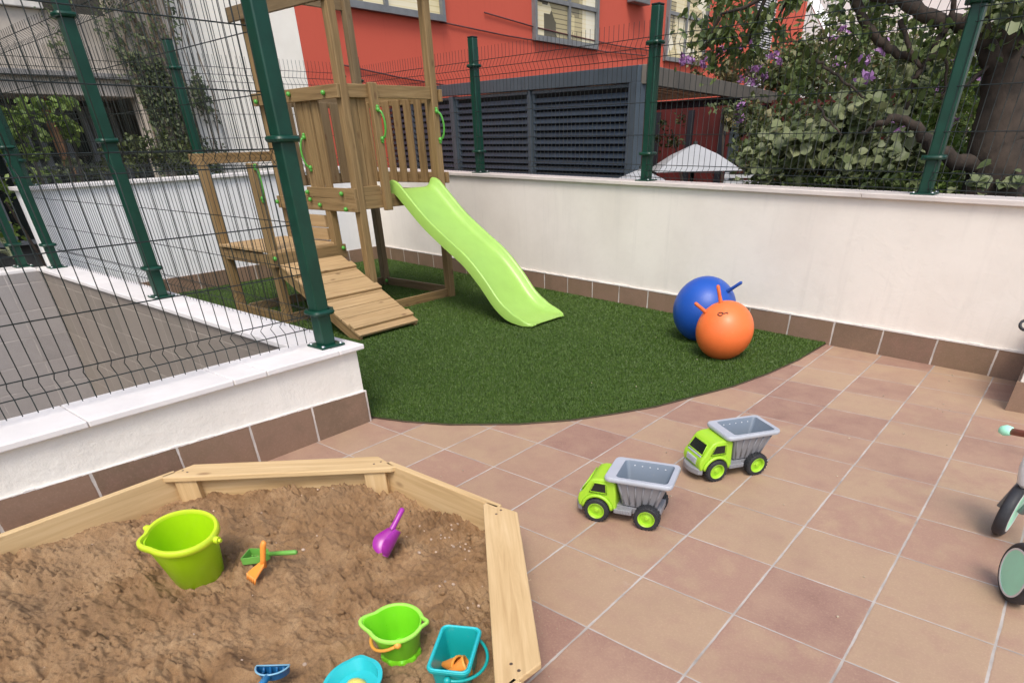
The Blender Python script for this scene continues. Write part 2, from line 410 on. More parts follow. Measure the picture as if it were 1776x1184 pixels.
# back wall (far left), facing +x
bw = wall('back_wall', 'cool white rendered wall behind the climbing frame with sloping stone coping', (-6.33, 2.3, 0))
def bz(y): return 1.04+.012*(y-.4)
def slabx(x0, x1, y0, y1, z0, za, zb):
    return [(x0,y0,z0),(x1,y0,z0),(x1,y1,z0),(x0,y1,z0),(x0,y0,za),(x1,y0,za),(x1,y1,zb),(x0,y1,zb)], [(0,3,2,1),(4,5,6,7),(0,1,5,4),(1,2,6,5),(2,3,7,6),(3,0,4,7)]
g = MB(); g.add(*slabx(-6.47, -6.2, .42, 4.19, -1.5, bz(.42)-.03, bz(4.2)-.03)); g.build('wall_body', STUCCO_B, bw)
g = MB(); y = .39
for L in (.95, 1.0, .98, .90):
    g.add(*slabx(-6.50, -6.165, y, y+L-.004, bz(y)-.03, bz(y), bz(y+L))); y += L
g2 = MB(); 
g = MB(); y = .39
for L in (.95, 1.0, .98, .90):
    v, f = slabx(-6.50, -6.165, y, y+L-.004, 0, bz(y), bz(y+L)); v = [(a, b, (bz(y)-.03 if i in (0, 1) else bz(y+L)-.03) if i < 4 else c) for i, (a, b, c) in enumerate(v)]
    g.add(v, f); y += L
g.build('coping', CAPM, bw, bevel=.004)
g = MB().box((-6.203, .43, 0), (-6.188, 4.18, .165)); g.build('skirting', SK_Y, bw)
# low wall in front: white render, marble coping, tile skirting
nw = wall('low_wall', 'low white rendered wall with marble coping beside the sandbox', (-1.72, -2, 0))
g = MB().box((-1.84, -4.5, -.2), (-1.60, .343, .389)); g.build('wall_body', STUCCO, nw)
g = MB(); 
for y0, y1 in ((-4.5,-3.3),(-3.3,-2.15),(-2.15,-.912),(-.912,-.33),(-.33,-.17),(-.17,.225)):
    g.box((-1.862, y0+.0015, .389), (-1.572, y1-.0015, .416))
g.box((-1.862, .2265, .389), (-1.572, .377, .414))
g.build('coping', CAPM, nw, bevel=.005)
g = MB()                                                 # skirting: ragged top that climbs to the left
ys = np.linspace(-4.5, .352, 60)
for y0, y1 in zip(ys[:-1], ys[1:]):
    z0 = np.interp(y0, [-1.3, .35], [.228, .168]); z1 = np.interp(y1, [-1.3, .35], [.228, .168])
    g.add(*slabx(-1.602, -1.588, y0, y1, 0, z0, z1))
g.build('skirting', SK_Y, nw)
g = MB()
ys = np.linspace(-3, .352, 90)
for y0, y1 in zip(ys[:-1], ys[1:]):
    z0 = np.interp(y0, [-1.3, .35], [.228, .168]); h = random.uniform(.003, .007)
    v, f = slabx(-1.602, -1.589+random.random()*.002, y0, y1, z0-.001, z0+h, z0+h-.002); g.add(v, f)
g.build('mortar_bead', plain('mortar_white', (.74, .70, .66), .95, .1), nw)
g = MB().box((-1.69, .30, .4165), (-1.655, .325, .4175)); 
# low wall 2, between light well and turf
def skew(mb):
    mb.v = [(x, y+.033*max(0, -1.72-x), z) for x, y, z in mb.v]; return mb
mw = wall('middle_low_wall', 'low wall with marble coping between the artificial grass and the light well', (-4, .24, 0))
g = skew(MB().box((-6.2, .15, -2.5), (-1.8405, .345, .388))); g.build('wall_body', STUCCO, mw)
g = MB(); x = -1.864
for L in (.5, 1.0, 1.0, 1.0, .83): g.box((x-L+.003, .118, .388), (x, .377, .415)); x -= L
skew(g).build('coping', CAPM, mw, bevel=.004)
g = skew(MB().box((-6.19, .138, -2.5), (-1.842, .1495, .387))); g.build('cladding', WELL_X, mw)
fw = wall('far_low_wall', 'low tiled wall closing the far side of the light well', (-6.35, -1.5, 0))
g = MB().box((-6.5, -4.5, -2.5), (-6.201, .405, .388)); g.build('wall_body', STUCCO, fw)
g = MB().box((-6.53, -4.5, .388), (-6.17, -1.9, .415)); g.box((-6.53, -1.895, .388), (-6.17, -.60, .415)); g.box((-6.53, -.595, .388), (-6.196, .262, .4145)); g.build('coping', CAPM, fw, bevel=.004)
g = MB().box((-6.20, -4.5, -2.5), (-6.191, .28, .387)); g.build('cladding', WELL_Y, fw)
g = MB().box((-1.852, -4.5, -2.5), (-1.841, .137, .387)); g.build('cladding', WELL_Y, nw)
# pier at the right edge
pr = wall('wall_pier', 'white wall pier with brown tile skirting at the right edge of the terrace', (1.3, 2.8, 0), 'pier')
g = MB().box((1.125, 2.50, 0), (2.2, 3.06, .42)); g.build('wall_body', STUCCO, pr, bevel=.004)
g = MB().box((1.112, 2.488, .0005), (2.2, 3.05, .155)); g.build('skirting', SK_X, pr)
# ------------------------------------------------------------------ wire fences
def fence(name, label, posts, hs, folds, tip0, tip1, base_z, hpost, collars, side, ext=(0, 0), skip=(), rot=0., wr=.0021):
    """posts: plan points on a line; base_z(x,y); hs: heights of line wires; folds: (z0,z1)"""
    P = [Vector((p[0], p[1], 0)) for p in posts]; c = sum(P, Vector())/len(P)
    root = empty(name, (c.x, c.y, base_z(c.x, c.y)), label, 'wire fence')
    d = (P[-1]-P[0]).normalized(); nrm = Vector((-d.y, d.x, 0))*side
    ang = math.atan2(d.y, d.x)+rot
    for k, p in enumerate(P):
        if k in skip: continue
        z = base_z(p.x, p.y); s_ = .036
        rm = Matrix.Translation((p.x, p.y, z)) @ Matrix.Rotation(ang, 4, 'Z')
        m = MB(); v = MB(); v.box((-s_, -s_, .005), (s_, s_, hpost)); m.add([rm @ Vector(q) for q in v.v], v.f)
        po = m.build('post', GREEN, root, bevel=.008, seg=3, smooth='auto')
        m = MB(); v = MB().box((-.036, -.036, hpost), (.036, .036, hpost+.012)); m.add([rm @ Vector(q) for q in v.v], v.f)
        m.build('post_cap', WIRE, po, bevel=.004)
        m = MB(); v = MB().box((-.068, -.068, 0), (.068, .068, .010)); m.add([rm @ Vector(q) for q in v.v], v.f)
        m.build('base_plate', GREEN, po, bevel=.003)
        for i, j in ((-1,-1),(1,-1),(1,1),(-1,1)):
            m = MB(); m.lathe([(0,.017),(.007,.016),(.0105,.011),(.0105,.009)], 8, rm @ Matrix.Translation((i*.052, j*.052, 0)))
            m.build('bolt', GALV, po, smooth=True)
        for cz in collars:
            m = MB(); q = .05; pts = []
            for a0, (cx_, cy_) in zip((0, 90, 180, 270), ((q-.02, q-.02), (-q+.02, q-.02), (-q+.02, -q+.02), (q-.02, -q+.02))):
                for t in (0, 30, 60, 90): pts.append(rm @ Vector((cx_+.02*math.cos(R(a0+t)), cy_+.02*math.sin(R(a0+t)), cz)))
            m.tube(pts, .0125, 8, closed=True)
            v = MB().box((q-.012, -.02, cz-.012), (q+.02, .02, cz+.012)); m.add([rm @ Vector(u) for u in v.v], v.f)
            m.build('clamp', GREEN, po, smooth='auto')
    # wire panels between posts
    ends = [P[0]-d*ext[0]]+P[1:-1]+[P[-1]+d*ext[1]] if len(P) > 1 else P
    zs = []
    for a, b in folds: zs += [(a, 0), ((a+b)/2, 1), (b, 0)]
    prof = sorted([(tip0, 0.)]+zs+[(tip1, 0.)])
    for k in range(len(ends)-1):
        a, b = ends[k], ends[k+1]; L = (b-a).length; nw_ = max(2, int((L-.06)/.05)); m = MB()
        for i in range(nw_+1):
            t = (.03+i*(L-.06)/nw_)/L; q = a.lerp(b, t); zb = base_z(q.x, q.y); jit = random.uniform(-.0015, .0015)
            m.tube([(q.x+nrm.x*(.042+jit+.036*f), q.y+nrm.y*(.042+jit+.036*f), zb+z) for z, f in prof], wr, 4, caps=False)
        for hz in hs:
            q0, q1 = a.lerp(b, .02/L), a.lerp(b, 1-.02/L)
            f = 0
            m.tube([(q.x+nrm.x*.047, q.y+nrm.y*.047, base_z(q.x, q.y)+hz) for q in (q0, q1)], wr*1.15, 4, caps=False)
        m.build('wire_panel', WIRE, root, smooth=True)
    return root
HS = [.085, .145, .335, .545, .775, .84, 1.04, 1.25, 1.46, 1.53]
FO = [(.09, .145), (.78, .84), (1.465, 1.53)]
zl = lambda x, y: .416
fence('mesh_fence', 'green wire mesh fence with a thick corner post on the low wall beside the sandbox', [(-1.72, -3.5), (-1.72, -1.75), (-1.705, .243)], HS, FO, .022, 1.57, zl, 1.62, (.165, .875, 1.56), 1)
fence('mesh_fence', 'green wire mesh fence running away along the marble coping beside the artificial grass', [(-1.74, .246), (-3.78, .325), (-6.04, .385)], HS, FO, .022, 1.57, zl, 1.62, (.185, .91, 1.50), -1, skip=(0,), wr=.0018)
fence('mesh_fence', 'green wire mesh fence on the far side of the light well at the left edge', [(-6.40, .22), (-6.40, -2.0), (-6.40, -4.2)], HS, FO, .022, 1.57, zl, 1.62, (.185, .75, 1.50), 1)
HS2 = [.03, .075, .115, .315, .525, .80, .86, .92]
FO2 = [(.03, .10), (.80, .93)]
wzf = lambda x, y: wz(x)
wpt = lambda x: (x+WN.x*.1, wy(x)+WN.y*.1)
fence('mesh_fence', 'green wire mesh fence with square posts on top of the long white boundary wall', [wpt(2.45), wpt(.27), wpt(-1.875), wpt(-4.08), wpt(-6.36)], HS2, FO2, .01, 1.02, wzf, 1.10, (.19, .89), 1, rot=.12)
fence('mesh_fence', 'green wire mesh fence on top of the cool white back wall behind the climbing frame', [(-6.33, .5), (-6.33, 2.11), (-6.33, 4.05)], HS2, FO2, .01, 1.02, lambda x, y: bz(y), 1.10, (.19, .89), 1, ext=(0, .1))
# ------------------------------------------------------------------ play tower
pt = empty('climbing_frame', (-4.1, 2.4, 0), 'wooden climbing frame with deck, ramp and green slide on artificial grass', 'climbing frame')
PW = .07
XF, XB, YL, YR = -3.575, -4.64, 1.985, 2.915
def post(x, y, z1, m=PINE, w=PW, name='post'):
    g = MB(); g.beam((x, y, .0), (x, y, z1), w, w, up=(0, 1, 0)); return g.build(name, m, pt, bevel=.006)
post(XF, YL, 2.45); post(XF, YR-.01, 2.45); post(XB, YR+.05, 2.45, PINE_SHADED); post(XB-.06, YL+.02, 2.20)
def board(name, a, b, w, h, up=(0, 0, 1), m=PINE, bev=.004, label=None):
    g = MB(); g.beam(a, b, w, h, up); return g.build(name, m, pt, bevel=bev, label=label)
t_ = .028
# top beams
board('roof_beam', (XB-.20, YL-.05, 2.17), (XF+.02, YL-.05, 2.17), t_, .09, m=PINE_SHADED)
board('roof_beam', (XF+.05, YL-.1, 2.32), (XF+.05, YR+.1, 2.32), t_, .09)
board('roof_beam', (XB-.02, YL, 2.32), (XB-.02, YR+.1, 2.32), t_, .09, m=PINE_SHADED)
# upper rails and lower rails
xo = XF+PW/2+t_/2+.001
xi = XF-PW/2-t_/2-.001
xm = XF+.012
board('rail', (xm, YL+.036, 1.62), (xm, YR-.046, 1.63), t_, .085)
board('rail', (XB-.10, YL-.052, 1.615), (XF+.035, YL-.052, 1.615), t_, .085)
board('rail', (XB-.02, YR+.052, 1.615), (XF+.05, YR+.052, 1.615), t_, .085)
board('rail', (XB-.052, YL-.05, 1.615), (XB-.052, YR+.05, 1.615), t_, .085, m=PINE_SHADED)
board('rail', (-4.19, YL-.052, .955), (XF+.035, YL-.052, .95), t_, .075)
board('rail', (xm, YL+.036, .962), (xm, 2.2, .962), t_, .07)
board('rail', (XB-.02, YR+.052, 1.02), (XF+.05, YR+.052, 1.02), t_, .085)
board('rail', (XB-.052, YL, 1.02), (XB-.052, YR+.05, 1.02), t_, .085, m=PINE_SHADED)
# deck beams
board('deck_beam', (xm, YL+.036, .882), (xm, YR-.046, .882), t_, .095)
board('deck_beam', (XB-.06, YL-.050, .868), (XF+.04, YL-.050, .868), t_, .095)
board('deck_beam', (XB, YR+.050, .885), (XF, YR+.050, .885), t_, .095)
board('deck_beam', (XB-.05, YL, .885), (XB-.05, YR, .885), t_, .095, m=PINE_SHADED)
g = MB()
for i in range(10):
    y = YL+.005+i*.0925; g.beam((XB-.03, y+.04, .920), (XF-.03, y+.04, .920), .085, .022)
g.build('deck', PINE, pt, bevel=.003)
# slats
g = MB()
for xx in (-4.125, -4.03, -3.915): g.beam((xx, YL-.022, .93), (xx, YL-.022, 1.60), .088, .022, up=(0, 1, 0))
g.build('slat_panel', PINE, pt, bevel=.004)
g = MB()
for k in range(7):
    xx = -4.53+k*.145; g.beam((xx, YR+.024, .98), (xx, YR+.024, 1.61), .085, .022, up=(0, 1, 0))
g.build('slat_panel', PINE, pt, bevel=.004)
g = MB()
for k in range(6):
    yy = YL+.20+k*.125; g.beam((XB-.024, yy, .98), (XB-.024, yy, 1.61), .022, .098, up=(0, 1, 0))
g.build('slat_panel', PINE_SHADED, pt, bevel=.004)
g = MB()
for yy in (YL+.085, YL+.172): g.beam((xm-.026, yy, .93), (xm-.026, yy, 1.64), .022, .082, up=(0, 1, 0))
g.build('slat_panel', PINE, pt, bevel=.004)
g = MB(); g.beam((XF+.049, 2.237, .815), (XF+.049, 2.237, 1.675), .044, .072, up=(0, 1, 0)); g.build('door_post', PINE, pt, bevel=.006)
# base frame
board('base_beam', (XF-.01, YL-.3, .045), (XF-.01, YR-.03, .045), t_, .085, m=PINE)
board('base_beam', (XB, YR+.055, .045), (XF-.02, YR+.055, .045), t_, .085, m=PINE_SHADED)
board('base_beam', (XB-.02, 1.38, .045), (XB-.02, YR+.03, .045), t_, .085, m=PINE_SHADED)
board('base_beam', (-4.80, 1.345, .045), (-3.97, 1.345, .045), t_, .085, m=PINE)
board('base_beam', (-3.96, 1.345, .045), (-3.96, YL, .045), t_, .085, m=PINE_SHADED)
# low platform
LX0, LX1, LY0, LY1 = -4.81, -3.985, 1.355, 1.94
post(LX1, LY0, 1.18); post(LX0, LY0+.02, 1.22); post(LX1+.03, LY1+.02, .84)
board('hand_rail', (LX0-.045, LY0-.05, 1.21), (LX0-.045, LY1+.16, 1.215), t_, .075)
board('platform_beam', (LX1+.051, LY0-.10, .51), (LX1+.051, LY1+.085, .505), t_, .105)
board('platform_beam', (LX0, LY0-.0, .50), (LX1-.035, LY0-.0, .50), t_, .085)
board('platform_beam', (LX0-.02, LY0, .50), (LX0-.02, LY1, .50), t_, .085, m=PINE_SHADED)
g = MB()
for i in range(5):
    xx = LX0+.03+i*.175; g.beam((xx+.05, LY0-.03, .568), (xx+.05, LY1+.04, .568), .165, .022, up=(0, 0, 1))
g.build('low_deck', RAMPW, pt, bevel=.004)
g = MB()                                         # riser boards between low deck and tower deck
for z in (.635, .735): g.beam((-4.60, YL-.04, z), (-4.03, YL-.04, z), .024, .094)
g.build('riser', RAMPW, pt, bevel=.004)
# ramp
ra = empty('ramp', (0, 0, 0), None, None); ra.parent = pt; ra.location = (0, 0, 0)
bpy.data.objects.remove(ra)
r0 = Vector((-3.875, 0, .475)); r1 = Vector((-2.955, 0, .045)); rd = (r1-r0).normalized(); rn = Vector((-rd.z, 0, rd.x)); rn = rn if rn.z > 0 else -rn
RL = (r1-r0).length
g = MB(); np_ = 9
for i in range(np_):
    a = r0+rd*(RL*(i+.5)/np_); g.beam((a.x, 1.325, a.z), (a.x, 1.925, a.z), RL/np_-.004, .02, up=rn)
rampo = g.build('ramp', RAMPW, pt, bevel=.003)
for i in (1, 4, 7.6):
    g = MB(); a = r0+rd*(RL*(i+.5)/np_)+rn*.021; g.beam((a.x, 1.322, a.z), (a.x, 1.928, a.z), .072, .022, up=rn)
    g.build('foot_cleat', RAMPW, rampo, bevel=.004)
for yy in (1.345, 1.905):
    g = MB(); off = rn*-.052
    g.beam(Vector((r0.x, yy, r0.z))+off-rd*.02, Vector((r1.x, yy, r1.z))+off+rd*.0, .028, .08, up=rn)
    g.build('ramp_side', PINE, rampo, bevel=.004)
# knobs
def knob(p, d, r=.017):
    g = MB(); g.sphere((p[0]+d[0]*.008, p[1]+d[1]*.008, p[2]), r, 14); g.build('bolt_cap', KNOB, pt, smooth=True)
yk = YL-.072
for x, z in ((-4.16, 1.625), (-3.70, 1.61), (-4.17, .955), (-3.69, .95), (-4.15, .90), (-4.02, .862), (-3.665, .84), (-4.66, 1.60), (-4.68, .87)): knob((x, yk, z), (0, -1))
knob((LX1+.07, LY0-.04, .525), (1, 0)); knob((LX1+.07, LY1+.045, .53), (1, 0))
knob((XB+.04, YR+.03, 1.60), (1, 0)); knob((XB+.04, YR-.01, 1.02), (1, 0)); knob((XB+.03, YR+.03, .055), (1, 0)); knob((XF+.04, YR-.04, .955), (1, 0), .013)
def handle(top, bot, out, sidev):
    T = Vector(top); B = Vector(bot); o = Vector(out).normalized(); s_ = Vector(sidev); pts = []
    for t in np.linspace(0, 1, 15):
        bulge = math.sin(math.pi*t)**.45; pts.append(T.lerp(B, t)+o*(.008+.040*bulge)+s_*(.028*bulge))
    g = MB(); g.tube(pts, .0085, 8)
    for q in (T, B):
        g.sphere(q+o*.006, .0175, 12); g.sphere(q+(T-B).normalized()*(.018 if q is T else -.018)+o*.004, .013, 10)
    g.build('grab_handle', KNOB, pt, smooth=True)
xh = XF+.073
handle((xh, 2.242, 1.505), (xh, 2.248, 1.315), (1, 0, 0), (0, .55, 0)); handle((XF+.037, 2.905, 1.505), (XF+.037, 2.918, 1.305), (1, 0, 0), (0, .8, 0))
handle((-4.12, YL-.036, 1.34), (-4.11, YL-.036, 1.13), (0, -1, 0), (-.6, 0, 0)); handle((LX1+.037, LY0-.0, 1.145), (LX1+.037, LY0-.0, .945), (1, 0, 0), (0, -.2, 0))
# slide
def catmull(P, n=8):
    P = [np.array(p, float) for p in P]; P = [2*P[0]-P[1]]+P+[2*P[-1]-P[-2]]; out = []
    for i in range(1, len(P)-2):
        for k in range(n):
            t = k/n; a, b, c, d = P[i-1:i+3]
            out.append(.5*((2*b)+(-a+c)*t+(2*a-5*b+4*c-d)*t*t+(-a+3*b-3*c+d)*t**3))
    out.append(P[-2]); return np.array(out)
bp = catmull([(-3.60,.925),(-3.545,.925),(-3.46,.862),(-3.24,.69),(-3.0,.545),(-2.79,.425),(-2.62,.285),(-2.47,.135),(-2.34,.055),(-2.20,.028),(-2.085,.028)], 7)
tg = np.gradient(bp, axis=0); tg /= np.linalg.norm(tg, axis=1)[:, None]; nm = np.c_[-tg[:, 1], tg[:, 0]]; nm *= np.sign(nm[:, 1:2])
m_ = len(bp); s01 = np.linspace(0, 1, m_)
lipH = np.interp(s01, [0, .06, .15, .8, .93, 1], [.075, .10, .095, .085, .045, .012]); bedH = np.interp(s01, [0, .1, .8, 1], [.035, .03, .022, .010])
halfw = .248*np.interp(s01, [0, .93, .975, 1], [1, 1, .96, .86])
yc = 2.585
g = MB(); vs = []; ncs = 0
for i in range(m_):
    lh, bh, hw = lipH[i], bedH[i], halfw[i]
    sec = [(-hw, 0), (-hw, lh-.012), (-hw+.004, lh-.003), (-hw+.013, lh), (-hw+.023, lh-.003), (-hw+.031, lh-.014), (-hw+.05, bh+(lh-bh)*.35), (-hw+.068, bh+(lh-bh)*.10), (-hw+.095, bh)]
    sec = sec+[(0, bh)]+[(-a, b) for a, b in sec[::-1]]
    bot = [(hw-.004, 0), (hw-.012, .001), (hw-.10, bh-.004), (0, bh-.005), (-hw+.10, bh-.004), (-hw+.012, .001), (-hw+.004, 0)]
    sec = sec+bot; ncs = len(sec)
    for a, b in sec: vs.append((bp[i, 0]+nm[i, 0]*b, yc+a, bp[i, 1]+nm[i, 1]*b))
fs = [(i*ncs+k, i*ncs+(k+1) % ncs, (i+1)*ncs+(k+1) % ncs, (i+1)*ncs+k) for i in range(m_-1) for k in range(ncs)]
fs += [tuple(range(ncs-1, -1, -1)), tuple((m_-1)*ncs+k for k in range(ncs))]
g.add(vs, fs); sld = g.build('slide', SLIDE, pt, smooth='auto', angle=50, label='apple green wavy plastic slide')
# ------------------------------------------------------------------ hopper balls
def hopper(loc, r, c, label, horns, name='hopper_ball'):
    o = empty(name, (loc[0], loc[1], 0), label, 'hopper ball')
    g = MB(); prof = []
    n = 40
    for i in range(n+1):
        a = math.pi*i/n; rr = r*math.sin(a); z = r-r*math.cos(a); prof.append((max(rr, 0), max(z, .012) if z < .012 else z))
    prof[0] = (0, .012); prof[-1] = (0, 2*r)
    g.lathe(prof, 56, Matrix.Translation((loc[0], loc[1], 0)))
    mt = plastic(name+'_vinyl', c, .42); body = g.build('ball', mt, o, smooth=True)
    for a, b in horns:
        g = MB(); A = Vector(a); B = Vector(b); d = (B-A).normalized()
        g.tube([A-d*.02, A+d*.01, A.lerp(B, .5), B-d*.008, B], [.017, .0125, .011, .0115, .005], 12); g.build('handle', plastic(name+'_handle', tuple(x*.8 for x in c), .5), o, smooth=True)
    return o, mt
def onball(px, py, c, r):
    d = ray(px, py); d /= np.linalg.norm(d); w_ = CAM-c; b = d@w_; q = b*b-(w_@w_-r*r)
    t = -b-math.sqrt(max(q, 0)); return CAM+d*t
cO = np.array([-.528, 2.500, .187]); cB = np.array([-.841, 2.835, .223])
def horn(c, r, pxb, pxt, L=.10):
    a = onball(*pxb, c, r)
    d = (a-c); d /= np.linalg.norm(d)
    # tip: choose the point on the tip's ray closest to the radial line end
    rd_ = ray(*pxt); rd_ /= np.linalg.norm(rd_); end = a+d*L
    t = (end-CAM)@rd_; return a, CAM+rd_*t
oo, om = hopper(cO, .187, (.90, .185, .045), 'orange hopper ball with two horn handles in front of the blue one', [horn(cO, .187, (1224, 541), (1205, 525), .09), horn(cO, .187, (1250, 524), (1245, 494), .09)])
bo, bm_ = hopper(cB, .223, (.012, .085, .43), 'larger blue hopper ball standing against the long white wall', [horn(cB, .223, (1262, 505), (1287, 489), .10)])
a = onball(1253, 545, cO, .1875)                # small black mark on the ball
dd = (a-cO)/np.linalg.norm(a-cO); ux = np.cross([0, 0, 1], dd); ux /= np.linalg.norm(ux); uy = np.cross(dd, ux)
def curl(pts2, rad, nm_):
    pts = []
    for u, v in pts2:
        q = cO+dd*.187+ux*u+uy*v; q = cO+(q-cO)/np.linalg.norm(q-cO)*.1885; pts.append(q)
    g = MB(); g.tube(pts, rad, 6); return g.build(nm_, WIRE, oo, smooth=True)
curl([(.017*math.cos(t)-.012, .011*math.sin(t)) for t in np.linspace(.6, 5.2, 12)]+[(.002, .004), (.014, .008), (.026, .016), (.032, .009)], .0032, 'printed_mark')
# ------------------------------------------------------------------ toy trucks
TG = plastic('truck_green', (.36, .64, .035), .33, .05); TGR = plastic('truck_grey', (.25, .255, .275), .42); TGL = plastic('truck_light_grey', (.42, .45, .50), .4); TGI = plastic('truck_bed_grey', (.17, .21, .26), .42)
RUB = plain('toy_rubber', (.022, .024, .028), .6, .2, 30, .3, 90); DARK = plain('toy_window', (.012, .016, .014), .2, .3, 12)
def truck(loc, rz, label):
    o = empty('toy_truck', loc, label, 'toy truck', 'toy dump trucks on the terrace', rz)
    K = lambda mb, *a, **k: mb.build(*a, rel=False, **k)
    wr = .046
    # cab: side profile with wheel arch, wheel centre at x=.092
    arch = [(.092+.056*math.cos(t), .048+.056*math.sin(t)) for t in np.linspace(0.02, math.pi-.02, 14)]
    prof = [(.162, .05), (.168, .075), (.163, .098), (.150, .112), (.128, .150), (.118, .162), (.100, .168), (.052, .170), (.036, .166), (.030, .155), (.022, .052)]
    poly = prof+arch[::-1]
    g = MB(); n = len(poly); W = [(.062, 0.), (.071, .004)]
    g.prism(poly, -.070, .070, axis='y'); cab = K(g, 'cab', TG, o, bevel=.009, seg=3, smooth='auto')
    for s_ in (-1, 1):
        g = MB(); y = s_*.0712
        g.add([(.062, y, .118), (.118, y, .118), (.104, y, .150), (.066, y, .150)], [(0, 1, 2, 3)] if s_ < 0 else [(3, 2, 1, 0)])
        K(g, 'side_window', DARK, cab)
        g = MB(); fr = [(.058, y, .114), (.123, y, .114), (.107, y, .154), (.062, y, .154)]; g.tube(fr, .0028, 6, closed=True); K(g, 'window_frame', TG, cab, smooth=True)
        g = MB(); pts = [(.092+.054*math.cos(t), s_*.072, .048+.054*math.sin(t)) for t in np.linspace(.1, math.pi-.1, 16)]; g.tube(pts, .007, 6); K(g, 'wheel_arch', TG, cab, smooth=True)
    # windscreen set on the slope between (.150,.112) and (.128,.150)
    a = Vector((.1515, 0, .1135)); b = Vector((.1295, 0, .1495)); nn = Vector((.86, 0, .51))
    g = MB(); a2 = a+nn*.0022; b2 = b+nn*.0022; g.add([(a2.x, -.054, a2.z), (a2.x, .054, a2.z), (b2.x, .046, b2.z), (b2.x, -.046, b2.z)], [(0, 1, 2, 3)]); K(g, 'windscreen', DARK, cab)
    g = MB(); g.tube([(a2.x, -.056, a2.z-.002), (a2.x, .056, a2.z-.002), (b2.x, .048, b2.z+.001), (b2.x, -.048, b2.z+.001)], .0032, 6, closed=True); K(g, 'window_frame', TG, cab, smooth=True)
    g = MB(); g.box((.150, -.052, .101), (.160, .052, .109)); K(g, 'dashboard', TGL, cab, bevel=.003)
    g = MB()
    for i in range(9): g.box((.162, -.034+i*.0076, .070), (.1705, -.030+i*.0076, .092))
    g.box((.160, -.037, .068), (.169, .037, .094)); K(g, 'grille', TGL, cab, bevel=.001)
    # bumper / chassis
    bpoly = [(.020, -.066), (.135, -.069), (.162, -.060), (.176, -.030), (.180, 0), (.176, .030), (.162, .060), (.135, .069), (.020, .066)]
    g = MB(); g.prism([(.148, -.071), (.166, -.062), (.180, -.032), (.184, 0), (.180, .032), (.166, .062), (.148, .071)], .030, .057); K(g, 'bumper', TGR, o, bevel=.005, seg=2, smooth='auto')
    g = MB(); g.box((-.135, -.050, .040), (.14, .050, .066)); g.box((-.035, -.071, .042), (.030, .071, .060))
    for i in range(6): g.box((-.030+i*.010, -.0735, .044), (-.025+i*.010, .0735, .058))
    K(g, 'chassis', TGR, o, bevel=.002)
    # hopper: outer shell, rim, inner cavity
    def rect(x0, x1, hw, r, k=4):
        pts = []
        for cx, cy, a0 in ((x1-r, hw-r, 0), (x0+r, hw-r, 90), (x0+r, -hw+r, 180), (x1-r, -hw+r, 270)):
            for j in range(k+1): t = R(a0+90*j/k); pts.append((cx+r*math.cos(t), cy+r*math.sin(t)))
        return pts
    rings = [(rect(-.118, .006, .052, .012), .072), (rect(-.152, .030, .075, .014), .172), (rect(-.168, .066, .088, .020), .173), (rect(-.171, .069, .091, .022), .178), (rect(-.171, .069, .091, .022), .186), (rect(-.168, .066, .088, .020), .190),
             (rect(-.152, .030, .074, .014), .1895), (rect(-.149, .027, .071, .014), .184), (rect(-.118, .004, .050, .012), .080)]
    g = MB(); vs = [(x, y, z) for rr, z in rings for x, y in rr]; n = len(rings[0][0]); fs = []
    for i in range(len(rings)-1):
        for k in range(n): fs.append((i*n+k, i*n+(k+1) % n, (i+1)*n+(k+1) % n, (i+1)*n+k))
    fs += [tuple(range(n-1, -1, -1)), tuple((len(rings)-1)*n+k for k in range(n))]
    g.add(vs, fs); mi = []
    for i in range(len(rings)-1): mi += [1 if 2 <= i < 6 else (2 if i >= 6 else 0)]*n
    g.mi = mi+[0, 2]
    hop = K(g, 'hopper', [TGR, TGL, TGI], o, smooth='auto', angle=40)
    for s_ in (-1, 1):
        g = MB()
        for i in range(6):
            xb, xt = -.108+i*.021, -.135+i*.0305
            g.tube([(xb, s_*.054, .078), (xt, s_*.0755, .170)], .0032, 6)
        K(g, 'side_ribs', TGR, hop, smooth=True)
    g = MB()
    for i in range(5):
        xx = -.118+i*.028
        for s_ in (-1, 1): g.lathe([(0, .001), (.0032, .0008), (.0032, -.001)], 8, Matrix.Translation((xx, s_*.0695, .172)) @ Matrix.Rotation(R(90*s_), 4, 'X'))
    K(g, 'drain_holes', plain('hole_white', (.8, .8, .8), .5, .05), hop)
    # wheels
    for sx, hw in ((.092, .068), (-.092, .068)):
        for s_ in (-1, 1):
            g = MB(); T = Matrix.Translation((sx, s_*hw, wr)) @ Matrix.Rotation(R(-90*s_), 4, 'X')
            g.lathe([(.030, -.015), (.042, -.015), (wr, -.010), (wr, .011), (.042, .017), (.031, .017), (.0305, .012), (.0305, -.010)], 36, T, close=True)
            for k in range(22):
                a = 2*math.pi*k/22
                for zz, o2 in ((-.007, 0), (.008, .14)):
                    c = T @ Vector((math.cos(a+o2)*(wr-.0005), math.sin(a+o2)*(wr-.0005), zz)); d = (T.to_3x3() @ Vector((-math.sin(a+o2), math.cos(a+o2), 0))); ax = (T.to_3x3() @ Vector((0, 0, 1)))
                    g.beam(c-ax*.006, c+ax*.006, .006, .004, up=d.cross(ax))
            wh = K(g, 'wheel', RUB, o, smooth='auto')
            g = MB(); g.lathe([(0, .014), (.006, .0135), (.008, .008), (.012, .006), (.024, .004), (.027, .015), (.030, .0175), (.032, .016), (.031, .0), (.020, -.012), (0, -.012)], 32, T)
            K(g, 'rim', TG, wh, smooth='auto', angle=30)
    return o
def copy_tree(o, parent=None):
    c = o.copy(); col.objects.link(c); c.parent = parent
    for ch in list(o.children): copy_tree(ch, c)
    return c
